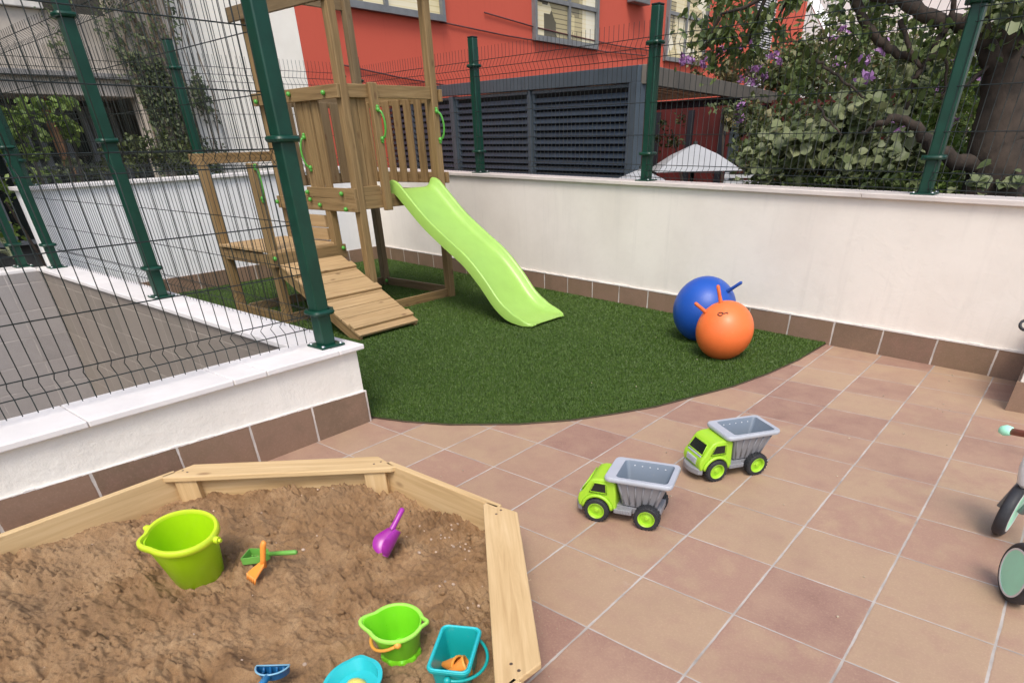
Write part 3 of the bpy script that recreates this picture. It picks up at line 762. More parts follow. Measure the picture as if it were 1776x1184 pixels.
# near-side wheels touch the tiles at these points
def truck_pose(rear, front):
    f = Vector((front[0]-rear[0], front[1]-rear[1], 0)); L = f.length; f.normalize(); s = Vector((-f.y, f.x, 0))
    mid = (Vector((*front, 0))+Vector((*rear, 0)))/2
    return mid-s*.075, math.atan2(f.y, f.x)       # near side = left side (y>0) of the truck
p1, a1 = truck_pose((.174, .276), (.000, .222)); p2, a2 = truck_pose((.325, .962), (.222, .815))
t1 = truck((p1.x, p1.y, 0), a1, 'green and grey toy dump truck nearer to the sandbox')
t1.scale = (1.08,)*3
t2 = copy_tree(t1); t2.location = (p2.x, p2.y, 0); t2.rotation_euler = (0, 0, a2); t2['label'] = 'green and grey toy dump truck farther from the sandbox with its windscreen showing'
# ------------------------------------------------------------------ sandbox
SB = [(-1.385, -1.62), (-1.395, -.745), (-.765, -.175), (-.165, -.172), (.425, -.765), (.425, -1.55), (-.12, -2.1), (-.85, -2.15)]
sb = empty('sandbox', (-.48, -1.1, 0), 'octagonal pale pine sandbox full of brown sand with corner seats', 'sandbox')
HT, TH = .19, .028
cen = Vector((-.48, -1.15, 0))
for i in range(8):
    a = Vector((*SB[i], HT/2)); b = Vector((*SB[(i+1) % 8], HT/2)); seat = i in (1, 3, 5, 7)
    h = HT-(.022 if seat else 0)
    g = MB(); d = (b-a).normalized(); g.beam((a.x, a.y, h/2), (b.x, b.y, h/2), TH, h, ext=-.006 if seat else .001)
    g.build('side_board', PALE, sb, bevel=.003)
    if seat:
        nrm = Vector((-d.y, d.x, 0)); nrm = nrm if nrm.dot(a+b-2*cen) > 0 else -nrm
        # seat board: trapezoid, long edge inside, short edge outside, clipped corners
        A = Vector((a.x, a.y, 0)); B = Vector((b.x, b.y, 0)); I = -.055; O = .062
        pts = [A-d*.035+nrm*(I+.012), A-d*.02+nrm*I, B+d*.02+nrm*I, B+d*.035+nrm*(I+.012), B+d*.03+nrm*(I+.02), B-d*.05+nrm*O, A+d*.05+nrm*O, A-d*.03+nrm*(I+.02)]
        g = MB(); n = len(pts); z0, z1 = HT-.0215, HT+.0
        vs = [(p.x, p.y, z0) for p in pts]+[(p.x, p.y, z1) for p in pts]
        fs = [(k, (k+1) % n, n+(k+1) % n, n+k) for k in range(n)]+[tuple(range(n-1, -1, -1)), tuple(range(n, 2*n))]
        uu = lambda v: ((Vector(v)-A).dot(d)+i*3.1, (Vector(v)-A).dot(nrm)+i*1.7+v[2])
        g.add(vs, fs, [[uu(vs[k]) for k in f] for f in fs]); st = g.build('seat', PALE, sb, bevel=.004, seg=2)
        g = MB()
        for q in (A+d*.03+nrm*.005, A+d*.055-nrm*.012, B-d*.03+nrm*.005, B-d*.055-nrm*.012): g.lathe([(0, .0012), (.0045, .001), (.0045, -.001)], 8, Matrix.Translation((q.x, q.y, HT)))
        g.build('screws', plain('screw_dark', (.10, .07, .05), .5, .2), st)
        for q, s_ in ((A, 1), (B, -1)):                       # inner corner blocks
            g = MB(); c = q+d*s_*.052-nrm*.030; g.beam((c.x, c.y, .0), (c.x, c.y, HT-.023), .085, .032, up=nrm); g.build('corner_block', PALE, sb, bevel=.003)
# sand surface
def vnoise(x, y, seed):
    xi = np.floor(x).astype(int); yi = np.floor(y).astype(int); fx = x-xi; fy = y-yi
    fx = fx*fx*(3-2*fx); fy = fy*fy*(3-2*fy)
    def h(a, b):
        v = np.sin(a*127.1+b*311.7+seed*74.7)*43758.5453; return v-np.floor(v)
    return (h(xi, yi)*(1-fx)+h(xi+1, yi)*fx)*(1-fy)+(h(xi, yi+1)*(1-fx)+h(xi+1, yi+1)*fx)*fy
def fbm(x, y, f, o=5, seed=0, g_=.5):
    s = 0; a = 1; t = 0
    for k in range(o): ca, sa = math.cos(.7+1.9*k+seed), math.sin(.7+1.9*k+seed); s = s+a*vnoise((x*ca-y*sa)*f+k*7.3, (x*sa+y*ca)*f-k*3.1, seed+k); t += a; a *= g_; f *= 2.03
    return s/t
def worley(x, y, cell, seed):
    u, v = x/cell, y/cell; iu = np.floor(u).astype(int); iv = np.floor(v).astype(int); best = np.full(np.shape(x), -1.)
    def hh(a, b, s_):
        q = np.sin(a*127.1+b*311.7+s_*74.7)*43758.5453; return q-np.floor(q)
    for di in (-1, 0, 1):
        for dj in (-1, 0, 1):
            a, b = iu+di, iv+dj; d2_ = (a+hh(a, b, seed)-u)**2+(b+hh(a, b, seed+3)-v)**2
            r = .25+.75*hh(a, b, seed+5)**1.5; best = np.maximum(best, r*np.sqrt(np.maximum(0, 1-d2_/(.62*(.5+.5*r))**2)))
    return np.maximum(best, 0)
def sand_h(x, y):
    z = .070+.080*(fbm(x, y, 2.2, 3, 3)-.5)
    r = np.abs(fbm(x+.3*fbm(x, y, 3, 2, 9), y, 5.5, 4, 21)-.5)*2
    z = z+.062*(.33-r)*1.0
    cm = np.clip((fbm(x, y, 4.5, 3, 63)-.38)*5, .22, 1); cx_ = .004*(fbm(x, y, 60, 2, 66)-.5); z = z+.036*(fbm(x, y, 13, 4, 31, .55)-.5)+cm*(.020*worley(x+cx_*2, y-cx_*2, .036, 1)+.014*worley(x+cx_, y, .018, 2)+.008*worley(x, y, .0105, 4))
    z = z+.004*(fbm(x, y, 70, 3, 51, .65)-.5)
    msk = .35+1.1*fbm(x, y, 5, 3, 88); z = z+.013*np.maximum(fbm(x, y, 75, 3, 51, .7)-.46, 0)*2.2*msk+.006*(fbm(x, y, 170, 2, 55)-.5)*msk
    for cx, cy, rr, d in ((-.95, -.84, .13, -.018), (-.72, -1.0, .10, -.028), (-.20, -.55, .16, .012), (-.75, -.33, .09, .02), (-.45, -.95, .14, -.02), (-.15, -.85, .12, .012), (-.95, -1.18, .14, .02), (-.35, -.36, .10, -.02)):
        z = z+d*np.exp(-((x-cx)**2+(y-cy)**2)/rr**2)
    return z
def pit(px, py, zz, dx, dy, r, z0):
    q = atz(px, py, zz); PITS.append((q[0]+dx, q[1]+dy, r, z0))
PITS = []; PITS += [(-.822, -.965, .088, .064), (.02, -.80, .070, .070), (.225, -.778, .085, .072)]; pit(620, 1188, .12, 0, 0, .07, .108)
sand_raw = sand_h
def sand_h(x, y):
    z = sand_raw(x, y)
    for cx, cy, r, z0 in PITS:
        w_ = np.clip(1.6-np.hypot(x-cx, y-cy)/r, 0, 1); z = z*(1-w_)+np.minimum(z, z0+.004*(fbm(x, y, 40, 2, 5)-.5))*w_
    return z
st_ = .0038; gx = np.arange(-1.40, .44, st_); gy = np.arange(-2.15, -.17, st_)
X, Y = np.meshgrid(gx, gy, indexing='ij'); jx = X+rng.uniform(-.0009, .0009, X.shape); jy = Y+rng.uniform(-.0009, .0009, X.shape)
Z = sand_h(jx, jy); idx = np.arange(X.size).reshape(X.shape)
q = np.stack([idx[:-1, :-1], idx[1:, :-1], idx[1:, 1:], idx[:-1, 1:]], -1).reshape(-1, 4)
ctr = np.c_[jx.ravel(), jy.ravel()][q].mean(1)
q = q[inpoly(ctr[:, 0], ctr[:, 1], SB)]
us, inv = np.unique(q, return_inverse=True); V = np.c_[jx.ravel(), jy.ravel(), Z.ravel()][us]; q = inv.reshape(q.shape)
m, n, b = newmat('brown_sand'); P = wpos(n)
c = ramp(n, noise(n, 7, 6, .65, P), [(.19, .104, .045), (.32, .190, .090), (.45, .295, .155)], [.3, .5, .7])
c = mix(n, mth(n, 'MULTIPLY', ramp(n, noise(n, 2.2, 4, .6, P), [(0, 0, 0), (1, 1, 1)], [.45, .65]), .5), c, (.37, .25, .14))
c = mix(n, mth(n, 'MULTIPLY', ramp(n, noise(n, 260, 3, .7, P), [(0, 0, 0), (1, 1, 1)], [.4, .7]), .45), c, (.13, .072, .036))
n.links.new(c, b.inputs['Base Color']); b.inputs['Roughness'].default_value = .95
bump(n, b, mth(n, 'ADD', noise(n, 110, 6, .7, P), mth(n, 'MULTIPLY', noise(n, 330, 4, .7, P), .6)), .9, .006); SANDM = m
sand = npmesh('sand', V, q, SANDM, smooth=True); tag(sand, 'loose brown sand with clumps and hollows inside the octagonal sandbox', 'sand', kind='stuff')
def sh(x, y): return float(sand_h(np.array([x]), np.array([y]))[0])
def blob(vs, fs, c, r, k):
    n = 6; b = len(vs)
    base = []
    for i in range(1, 4):
        for j in range(n):
            a = 2*math.pi*j/n; t = math.pi*i/4; u = random.uniform(.75, 1.2)
            base.append((c[0]+r*u*math.sin(t)*math.cos(a), c[1]+r*u*math.sin(t)*math.sin(a)*k, c[2]+r*.75*math.cos(t)))
    vs += base+[(c[0], c[1], c[2]+r*.7), (c[0], c[1], c[2]-r*.7)]
    for i in range(2):
        for j in range(n): fs.append((b+i*n+j, b+i*n+(j+1) % n, b+(i+1)*n+(j+1) % n, b+(i+1)*n+j))
    for j in range(n): fs.append((b+(j+1) % n, b+j, b+3*n)); fs.append((b+2*n+j, b+2*n+(j+1) % n, b+3*n+1))
vs, fs = [], []; cnt = 0
while cnt < 700:
    x, y = random.uniform(-1.38, .42), random.uniform(-1.7, -.19)
    if not inpoly(np.array([x]), np.array([y]), SB)[0]: continue
    r = random.choice([.002, .003, .003, .003, .004, .004, .005, .006, .010]) if fbm(np.array([x]), np.array([y]), 4, 3, 13)[0] > .42 else .003; blob(vs, fs, (x, y, sh(x, y)+r*.3), r, random.uniform(.7, 1)); cnt += 1
g = MB(); g.add(vs, fs); tag(g.build('sand_clods', SANDM, smooth=True), 'small crumbs of damp sand scattered over the sandbox', 'sand clods', kind='stuff')
vs, fs = [], []; cnt = 0
while cnt < 70:
    x, y = random.uniform(-1.36, .40), random.uniform(-1.6, -.20)
    if random.random() < .5: x, y = random.choice([(-.28+random.gauss(0, .06), -.33+random.gauss(0, .05)), (-.95+random.gauss(0, .12), -.42+random.gauss(0, .04)), (-1.2+random.gauss(0, .06), -.9+random.gauss(0, .12)), (-.05+random.gauss(0, .06), -.52+random.gauss(0, .08))])
    if not inpoly(np.array([x]), np.array([y]), SB)[0]: continue
    r = random.choice([.003, .004, .005, .007]); blob(vs, fs, (x, y, sh(x, y)+r*.45), r, random.uniform(.6, 1)); cnt += 1
g = MB(); g.add(vs, fs); tag(g.build('pebbles', plain('pebble', (.50, .38, .29), .8, .35, 30)), 'pale pebbles lying in the brown sand of the sandbox', 'pebbles', kind='stuff')
vs, fs = [], []
for k in range(60):
    x, y = (random.uniform(-1.2, 1.3), random.uniform(-.1, 3.0)); r = random.choice([.002, .003, .0035, .005]); blob(vs, fs, (x, y, (.018 if inpoly(np.array([x]), np.array([y]), turf_poly)[0] else .001)+r*.4), r, .6)
for k in range(260):                                        # sand spilled along the outside of the box
    t = random.random(); e = random.choice([(1, 2), (2, 3), (3, 4)]); a = Vector((*SB[e[0]], 0)).lerp(Vector((*SB[e[1]], 0)), t); o_ = (a-cen); o_.z = 0; o_.normalize(); q_ = a+o_*(.03+abs(random.gauss(0, .07))); blob(vs, fs, (q_.x, q_.y, .0012), random.choice([.0012, .0018, .0025]), .7)
g = MB(); g.add(vs, fs); tag(g.build('crumbs', plain('crumb', (.42, .35, .26), .8, .35, 30)), 'tiny pale crumbs and spilled sand grains on the tiles and artificial grass', 'crumbs', kind='stuff')
lc = Vector(atd(1779, 564, 3.35)); lh = empty('pull_handle', (lc.x+.25, lc.y+.05, 0), 'black looped pull handle just entering the picture at the right edge by the wall', 'handle')
g = MB(); g.tube([lc+Vector(AX[0])*.024*math.cos(t)+Vector(AX[1])*.020*math.sin(t) for t in np.linspace(0, 2*math.pi, 17)[:-1]], .0058, 8, closed=True); g.build('loop', RUB, lh, smooth=True)
g = MB(); g.tube([lc+Vector(AX[0])*.024, lc+Vector(AX[0])*.12+Vector((0, 0, -.03)), Vector((lc.x+.25, lc.y+.05, .12)), Vector((lc.x+.25, lc.y+.05, 0))], .007, 8); g.build('shaft', RUB, lh, smooth=True)
# ------------------------------------------------------------------ sand toys
LIME = plastic('lime_plastic', (.42, .70, .008), .32, .12); LIMY = plastic('yellow_lime_plastic', (.55, .72, .03), .35, .1)
GRN = plastic('bright_green_plastic', (.20, .66, .02), .32, .1); GRNL = plastic('leaf_green_plastic', (.36, .75, .10), .35, .1)
ORG = plastic('orange_plastic', (.88, .30, .05), .38, .05); ORB = plastic('amber_plastic', (.80, .36, .06), .38)
PUR = plastic('purple_plastic', (.36, .03, .33), .3); TEAL = plastic('teal_plastic', (.010, .38, .37), .34, .05); TUR = plastic('turquoise_plastic', (.03, .50, .54), .34, .05)
BLU = plastic('blue_plastic', (.012, .12, .30), .35); YEL = plastic('yellow_plastic', (.80, .66, .16), .4); SGRN = plastic('soft_green_plastic', (.15, .40, .07), .4); LEDGE = plastic('pale_blue_plastic', (.22, .45, .60), .35)
def frame(loc, tilt=0., taz=0., rz=0., sc=1.):
    """placing matrix: spin rz, then lean by tilt towards azimuth taz"""
    ax = Vector((-math.sin(taz), math.cos(taz), 0)); return Matrix.Translation(loc) @ Matrix.Rotation(tilt, 4, ax) @ Matrix.Rotation(rz, 4, 'Z') @ Matrix.Scale(sc, 4)
def lump(loc, F_, fn, name, mat, parent, **k):
    g = MB(); fn(g); g.v = [tuple(F_ @ Vector(v)) for v in g.v]; return g.build(name, mat, parent, **k)
def spout_fix(g, z_min, ang, width, out, up=0.):
    nv = []
    for v in g.v:
        a = math.atan2(v[1], v[0]); d = (a-ang+math.pi) % (2*math.pi)-math.pi
        if v[2] > z_min and abs(d) < width:
            wgt = (math.cos(d/width*math.pi)+1)/2*min(1, (v[2]-z_min)/.03); r = math.hypot(v[0], v[1]); s = (r+out*wgt)/max(r, 1e-6)
            nv.append((v[0]*s, v[1]*s, v[2]+up*wgt))
        else: nv.append(v)
    g.v = nv
# big lime bucket
bl = (-.822, -.995); bz1 = .062; F1 = frame(Vector((bl[0], bl[1]+.03, bz1)), R(10), R(340), sc=1.10)
b1 = empty('toy_bucket', (bl[0], bl[1]+.03, bz1), 'large lime green bucket with yellow rim leaning in the middle of the sand', 'bucket')
def f(g):
    g.lathe([(0, .0), (.066, .0), (.070, .004), (.089, .168), (.090, .173), (.086, .172), (.067, .010), (0, .008)], 56); spout_fix(g, .08, R(255), .45, .010)
lump(None, F1, f, 'pail', LIME, b1, smooth='auto', angle=50)
def f(g):
    g.lathe([(.086, .161), (.096, .160), (.100, .164), (.099, .177), (.095, .181), (.088, .180), (.086, .175)], 56, close=True); spout_fix(g, .08, R(255), .45, .016, .004)
lump(None, F1, f, 'rim', LIMY, b1, smooth='auto', angle=50)
def f(g):
    for a in (R(30), R(210)):
        c = Vector((math.cos(a)*.099, math.sin(a)*.099, .165)); o2 = Vector((math.cos(a), math.sin(a), 0))
        g.tube([c-o2*.006, c+o2*.012], .011, 14); g.tube([c+o2*.006, c+o2*.019], .0055, 10)
lump(None, F1, f, 'hinge_lug', LIMY, b1, smooth='auto')
# green spouted bucket
bl = (.04, -.82); F2 = frame(Vector((bl[0]-.02, bl[1]+.02, .068)), R(5), R(330), sc=1.17)
b2 = empty('toy_bucket', (bl[0]-.02, bl[1]+.02, .070), 'bright green bucket with pouring spout and orange handle near the sandbox seat', 'bucket')
def f(g):
    g.lathe([(0, 0), (.043, 0), (.047, .004), (.047, .015), (.0435, .020), (.046, .026), (.057, .098), (.0585, .103), (.055, .103), (.044, .032), (.040, .010), (0, .008)], 48); g.v = [(x*(1+.05*math.cos(math.atan2(y, x)*10)*(z < .018)), y*(1+.05*math.cos(math.atan2(y, x)*10)*(z < .018)), z) for x, y, z in g.v]; spout_fix(g, .045, R(218), .6, .018, .002)
lump(None, F2, f, 'pail', GRN, b2, smooth='auto', angle=40)
def f(g):
    g.lathe([(.0555, .097), (.064, .098), (.0655, .101), (.064, .105), (.058, .1065), (.0555, .104)], 56, close=True); spout_fix(g, .045, R(218), .6, .020, .004); spout_fix(g, .045, R(42), .28, .012)
lump(None, F2, f, 'rim', GRNL, b2, smooth='auto', angle=50)
def f(g):
    pts = []
    for t in np.linspace(0, math.pi, 19):
        a = R(330)+0*t; u = Vector((math.cos(R(-38)), math.sin(R(-38)), 0)); v_ = Vector((math.cos(R(232)), math.sin(R(232)), -.62)).normalized()
        pts.append(Vector((0, 0, .094))+u*math.cos(t)*.063+v_*math.sin(t)*.074)
    g.tube(pts, .0042, 8)
    for e in (pts[0], pts[-1]): g.sphere(e, .009, 10)
lump(None, F2, f, 'handle', ORB, b2, smooth=True)
# teal rectangular bucket
def rrect(hx, hy, r, k=5):
    pts = []
    for cx, cy, a0 in ((hx-r, hy-r, 0), (-hx+r, hy-r, 90), (-hx+r, -hy+r, 180), (hx-r, -hy+r, 270)):
        for j in range(k+1): t = R(a0+90*j/k); pts.append((cx+r*math.cos(t), cy+r*math.sin(t)))
    return pts
def ringloft(g, rings, cap0=True, cap1=True):
    vs = [(x, y, z) for rr, z in rings for x, y in rr]; n = len(rings[0][0]); fs = []
    for i in range(len(rings)-1):
        for k in range(n): fs.append((i*n+k, i*n+(k+1) % n, (i+1)*n+(k+1) % n, (i+1)*n+k))
    if cap0: fs.append(tuple(range(n-1, -1, -1)))
    if cap1: fs.append(tuple((len(rings)-1)*n+k for k in range(n)))
    g.add(vs, fs)
L3 = Vector((.215, -.770, .072)); F3 = frame(L3, R(3), R(330), R(-59), sc=1.25)
b3 = empty('toy_bucket', L3, 'teal rectangular bucket with orange moulds inside beside the sandbox seat', 'bucket')
lump(None, F3, lambda g: ringloft(g, [(rrect(.052, .031, .010), 0), (rrect(.060, .038, .012), .078), (rrect(.066, .044, .015), .0785), (rrect(.0665, .0445, .015), .085), (rrect(.063, .041, .013), .087), (rrect(.0585, .0365, .012), .0865), (rrect(.050, .029, .010), .006)]), 'pail', TEAL, b3, smooth='auto', angle=40)
lump(None, F3, lambda g: g.tube([(x, y, .087) for x, y in rrect(.0625, .0405, .013)], .0028, 6, closed=True), 'rim', TUR, b3, smooth=True)
def f(g):
    pts = []
    for t in np.linspace(0, math.pi, 19):
        u = Vector((1, 0, 0)); v_ = Vector((0, 1, -.15)).normalized(); pts.append(Vector((0, .0, .066))+u*math.cos(t)*.068+v_*math.sin(t)*.066)
    g.tube(pts, .0036, 8)
    for e in (pts[0], pts[-1]): g.sphere(e, .0085, 10)
lump(None, F3, f, 'handle', TEAL, b3, smooth=True)
for k, (dx, dy, rz, dz) in enumerate(((.004, -.012, R(70), .040), (.026, .008, R(110), .052))):
    o3 = empty('sand_mould', F3 @ Vector((dx, dy, dz)), ('orange cone mould lying lower in the teal bucket', 'orange cone mould lying on top in the teal bucket')[k], 'sand mould', 'orange cone moulds in the teal bucket')
    Fm = F3 @ Matrix.Translation((dx, dy, dz)) @ Matrix.Rotation(rz, 4, 'Z') @ Matrix.Rotation(R(68), 4, 'Y')
    lump(None, Fm, lambda g: g.lathe([(.003, -.030), (.020, .020), (.021, .024), (.018, .024), (.003, -.022), (0, -.022)], 20), 'cone', ORG, o3, smooth='auto', angle=50)
    lump(None, Fm, lambda g: g.lathe([(.022, .021), (.022, .025), (.0185, .025), (.0185, .021)], 20, close=True), 'rim', ORB, o3)
# turquoise sieve
c4 = atz(620, 1188, .12); L4 = Vector((c4[0], c4[1]-.004, .108)); F4 = frame(L4, R(10), R(250), sc=1.15)
b4 = empty('toy_sieve', L4, 'round turquoise sieve holding a yellow mould at the bottom of the sandbox view', 'sieve')
def f(g):
    g.lathe([(0, 0), (.046, 0), (.050, .003), (.060, .026), (.067, .027), (.0675, .031), (.058, .032), (.048, .007), (0, .005)], 48); spout_fix(g, .02, R(128), .42, .018)
lump(None, F4, f, 'bowl', TUR, b4, smooth='auto', angle=45)
def f(g):
    for i in range(-8, 9):
        for j in range(-8, 9):
            if i*i+j*j < 72: g.lathe([(0, .0062), (.0014, .0061), (.0014, .0050)], 5, Matrix.Translation((i*.005, j*.005, 0)))
lump(None, F4, f, 'mesh_studs', LEDGE, b4)
o5 = empty('sand_mould', F4 @ Vector((.004, .004, .008)), 'yellow shell mould lying in the turquoise sieve', 'sand mould')
def f(g):
    g.lathe([(.0, .020), (.012, .019), (.022, .012), (.026, .002), (.024, .0), (0, .0)], 12, Matrix.Diagonal((1.15, .9, 1, 1)))
lump(None, F4 @ Matrix.Translation((.004, .0, .0065)), f, 'shell', YEL, o5, smooth='auto')
lump(None, F4 @ Matrix.Translation((.004, .0, .0065)), lambda g: [g.tube([(0, 0, .0205), (math.cos(t)*.016, math.sin(t)*.013, .0165), (math.cos(t)*.027, math.sin(t)*.022, .004)], .0022, 5) for t in np.linspace(0, 2*math.pi, 9)[:-1]], 'ribs', YEL, o5, smooth=True)
# tools lying in the sand -----------------------------------------
def tool(name, label, cat, loc): return empty(name, loc, label, cat)
def scoop(F_, o, mat, L=.07, W=.030, hl=.085, hr=.0095, up=.0, open_=1.0, solid=True, flare=1.0):
    """half-pipe blade along +x from origin, handle along -x"""
    g = MB(); vs = []; nu, nv = 12, 14
    for lay in (0, 1):
        for i in range(nu+1):
            u = i/nu; x = u*L; wdt = W*(.62+.38*min(1, u*2.2))*flare; tipc = 1 if u < .55 else math.sqrt(max(0, 1-((u-.55)/.46)**2))
            for j in range(nv+1):
                t = (j/nv-.5)*math.pi*open_; y = math.sin(t)*wdt*(.55+.45*tipc); z = (1-math.cos(t))*wdt*.95*(.45+.55*tipc)+lay*.0022
                vs.append((x-(.004*(1-abs(math.sin(t))) if i == 0 else 0), y*(1-.06*lay), z))
    n1 = (nu+1)*(nv+1); fs = []
    for lay in (0, 1):
        for i in range(nu):
            for j in range(nv):
                a = lay*n1+i*(nv+1)+j; fs.append((a, a+1, a+nv+2, a+nv+1))
    for i in range(nu):
        for j in (0, nv): a = i*(nv+1)+j; fs.append((a, a+nv+1, a+nv+1+n1, a+n1))
    for j in range(nv):
        for i in (0, nu): a = i*(nv+1)+j; fs.append((a, a+1, a+1+n1, a+n1))
    # back plate closing the scoop
    b0 = [vs[j] for j in range(nv+1)]; g.add(vs, fs); g.add(b0, [tuple(range(nv+1))])
    g.v = [tuple(F_ @ Vector(v)) for v in g.v]; bl_ = g.build('blade', mat, o, smooth='auto', angle=60)
    g = MB(); z = W*.55
    g.tube([(.004, 0, z), (-.012, 0, z), (-hl*.5, 0, z+up*.5), (-hl+.006, 0, z+up), (-hl, 0, z+up)], [hr*1.15, hr, hr*.95, hr, hr*.6], 12)
    g.v = [tuple(F_ @ Vector(v)) for v in g.v]; g.build('handle', mat, o, smooth='auto', angle=60)
def frame2(p, q, roll=0.):
    """matrix with +x from p to q"""
    d = (Vector(q)-Vector(p)).normalized(); z = Vector((0, 0, 1)); y = z.cross(d).normalized(); z = d.cross(y)
    m4 = Matrix(((d.x, y.x, z.x, p[0]), (d.y, y.y, z.y, p[1]), (d.z, y.z, z.z, p[2]), (0, 0, 0, 1))); return m4 @ Matrix.Rotation(roll, 4, 'X')
# purple scoop: handle top at px (712,886), blade tip dug in at px (672,968)
A_ = atz(712, 888, .205); B_ = atz(672, 966, .095); A_ = Vector(A_); B_ = Vector(B_); p_ = A_.lerp(B_, .46)
o = tool('sand_scoop', 'purple sand scoop stuck blade down in the sand', 'scoop', B_)
def frame3(p, q, zd):
    x = (Vector(q)-Vector(p)).normalized(); z = Vector(zd); z = (z-x*z.dot(x)).normalized(); y = z.cross(x)
    return Matrix(((x.x, y.x, z.x, p[0]), (x.y, y.y, z.y, p[1]), (x.z, y.z, z.z, p[2]), (0, 0, 0, 1)))
scoop(frame3(p_, B_, (-.45, -1.05, .40)), o, PUR, L=(B_-p_).length*1.0, W=.056, hl=(A_-p_).length, open_=1.0)
g = MB(); g.lathe([(0, .001), (.003, .001), (.003, 0)], 8, Matrix.Translation(A_+Vector((.004, -.004, .007)))); g.build('hanging_hole', WIRE, o)
# green sifter shovel lying flat: handle right end px (516,957), frame at px (440,965)
A_ = Vector(atz(515, 957, .135)); B_ = Vector(atz(428, 962, .118)); o = tool('toy_sifter', 'green sifter shovel lying flat behind the orange rake', 'sifter', B_)
d_ = (B_-A_).normalized(); s_ = d_.cross(Vector((0, 0, 1))).normalized(); m1 = A_.lerp(B_, .56)
g = MB(); g.tube([A_, A_+d_*.006, m1], [.006, .0085, .0075], 10); g.build('handle', SGRN, o, smooth=True)
ring = [m1, m1+d_*.012+s_*.022, B_+s_*.030, B_+s_*.030+d_*.004, B_-s_*.030+d_*.004, B_-s_*.030, m1+d_*.012-s_*.022]
g = MB(); 
for k in range(len(ring)): g.beam(ring[k]+Vector((0, 0, -.006)), ring[(k+1) % len(ring)]+Vector((0, 0, -.006)), .003, .026)
g.build('frame', SGRN, o, bevel=.001)
g = MB()
for t in np.linspace(.12, .88, 6): g.beam((m1+d_*.006).lerp(B_, t)+s_*.022+Vector((0, 0, -.016)), (m1+d_*.006).lerp(B_, t)-s_*.022+Vector((0, 0, -.016)), .003, .003)
for t in np.linspace(-.8, .8, 5): g.beam(m1+d_*.008+s_*.022*t+Vector((0, 0, -.0165)), B_+s_*.028*t+Vector((0, 0, -.0165)), .003, .003)
g.build('grid', SGRN, o)
# orange rake: handle upright px (463,932)->(458,975), foot at (445,992)
A_ = Vector(aty(463, 936, -.60)); Bz = atz(456, 978, .125); B_ = Vector(Bz); A_ = Vector(B_)+Vector((.01, .02, .085))
o = tool('sand_rake', 'orange sand rake standing upright in the sand in front of the green sifter', 'rake', B_)
g = MB(); g.tube([B_+Vector((0, 0, -.01)), B_.lerp(A_, .25), B_.lerp(A_, .8), A_-Vector((0, 0, .006)), A_], [.010, .0085, .0095, .0085, .004], 10); g.build('handle', ORG, o, smooth=True)
C_ = Vector(atz(437, 994, .112)); d_ = (C_-B_).normalized(); s_ = d_.cross(Vector((0, 0, 1))).normalized()
g = MB(); pts = [B_-s_*.012, C_-s_*.026, C_+d_*.006-s_*.026, C_+d_*.006+s_*.026, C_+s_*.026, B_+s_*.012]
n = len(pts); vs = [tuple(p+Vector((0, 0, .008 if k in (0, 5) else -.004))) for k, p in enumerate(pts)]+[tuple(p+Vector((0, 0, -.004 if k in (0, 5) else -.012))) for k, p in enumerate(pts)]
g.add(vs, [(k, (k+1) % n, n+(k+1) % n, n+k) for k in range(n)]+[tuple(range(n-1, -1, -1)), tuple(range(n, 2*n))]); g.build('head', ORG, o, bevel=.003)
g = MB()
for t in (-.9, -.45, 0, .45, .9): q0 = C_+d_*.004+s_*.026*t; g.tube([q0+Vector((0, 0, -.005)), q0+d_*.008+Vector((0, 0, -.025))], [.004, .002], 6)
g.build('tines', ORG, o, smooth=True)
# blue sifter scoop bottom, opening towards the toys
A_ = Vector(atz(474, 1153, .135)); o = tool('sand_scoop', 'dark blue slotted scoop half buried at the bottom edge of the view', 'scoop', A_)
up_ = Vector((-AX[2][0], -AX[2][1], 0)).normalized(); rt = Vector((-up_.y, up_.x, 0))
W_ = .043; ringp = [A_-rt*W_, A_+rt*W_]+[A_+rt*W_*math.cos(t)+up_*W_*1.0*math.sin(t)+Vector((0, 0, .008*math.sin(t))) for t in np.linspace(.15, math.pi-.15, 12)]
g = MB(); g.tube(ringp, .0026, 6, closed=True); g.build('rim', LEDGE, o, smooth=True)
g = MB(); n = len(ringp); vs = [tuple(p) for p in ringp]+[tuple(A_+(p-A_)*.85+Vector((0, 0, -.026))) for p in ringp]
g.add(vs, [(k, (k+1) % n, n+(k+1) % n, n+k) for k in range(n)]+[tuple(range(n, 2*n))]); g.build('bowl', BLU, o)
g = MB()
for t in (-.6, -.2, .2, .6): q0 = A_+rt*W_*t; g.tube([q0+Vector((0, 0, -.004)), q0+up_*.012+Vector((0, 0, -.022)), q0+up_*.025*(1-abs(t)*.6)+Vector((0, 0, -.012))], .0035, 6)
g.build('slot_bars', BLU, o, smooth=True)
g = MB(); q0 = A_+up_*W_*1.0; g.tube([q0-up_*.004, q0+up_*.04+Vector((0, 0, .012)), q0+up_*.09+Vector((0, 0, .028))], [.009, .0085, .009], 10); g.build('handle', plastic('mid_blue_plastic', (.03, .30, .62), .35), o, smooth=True)
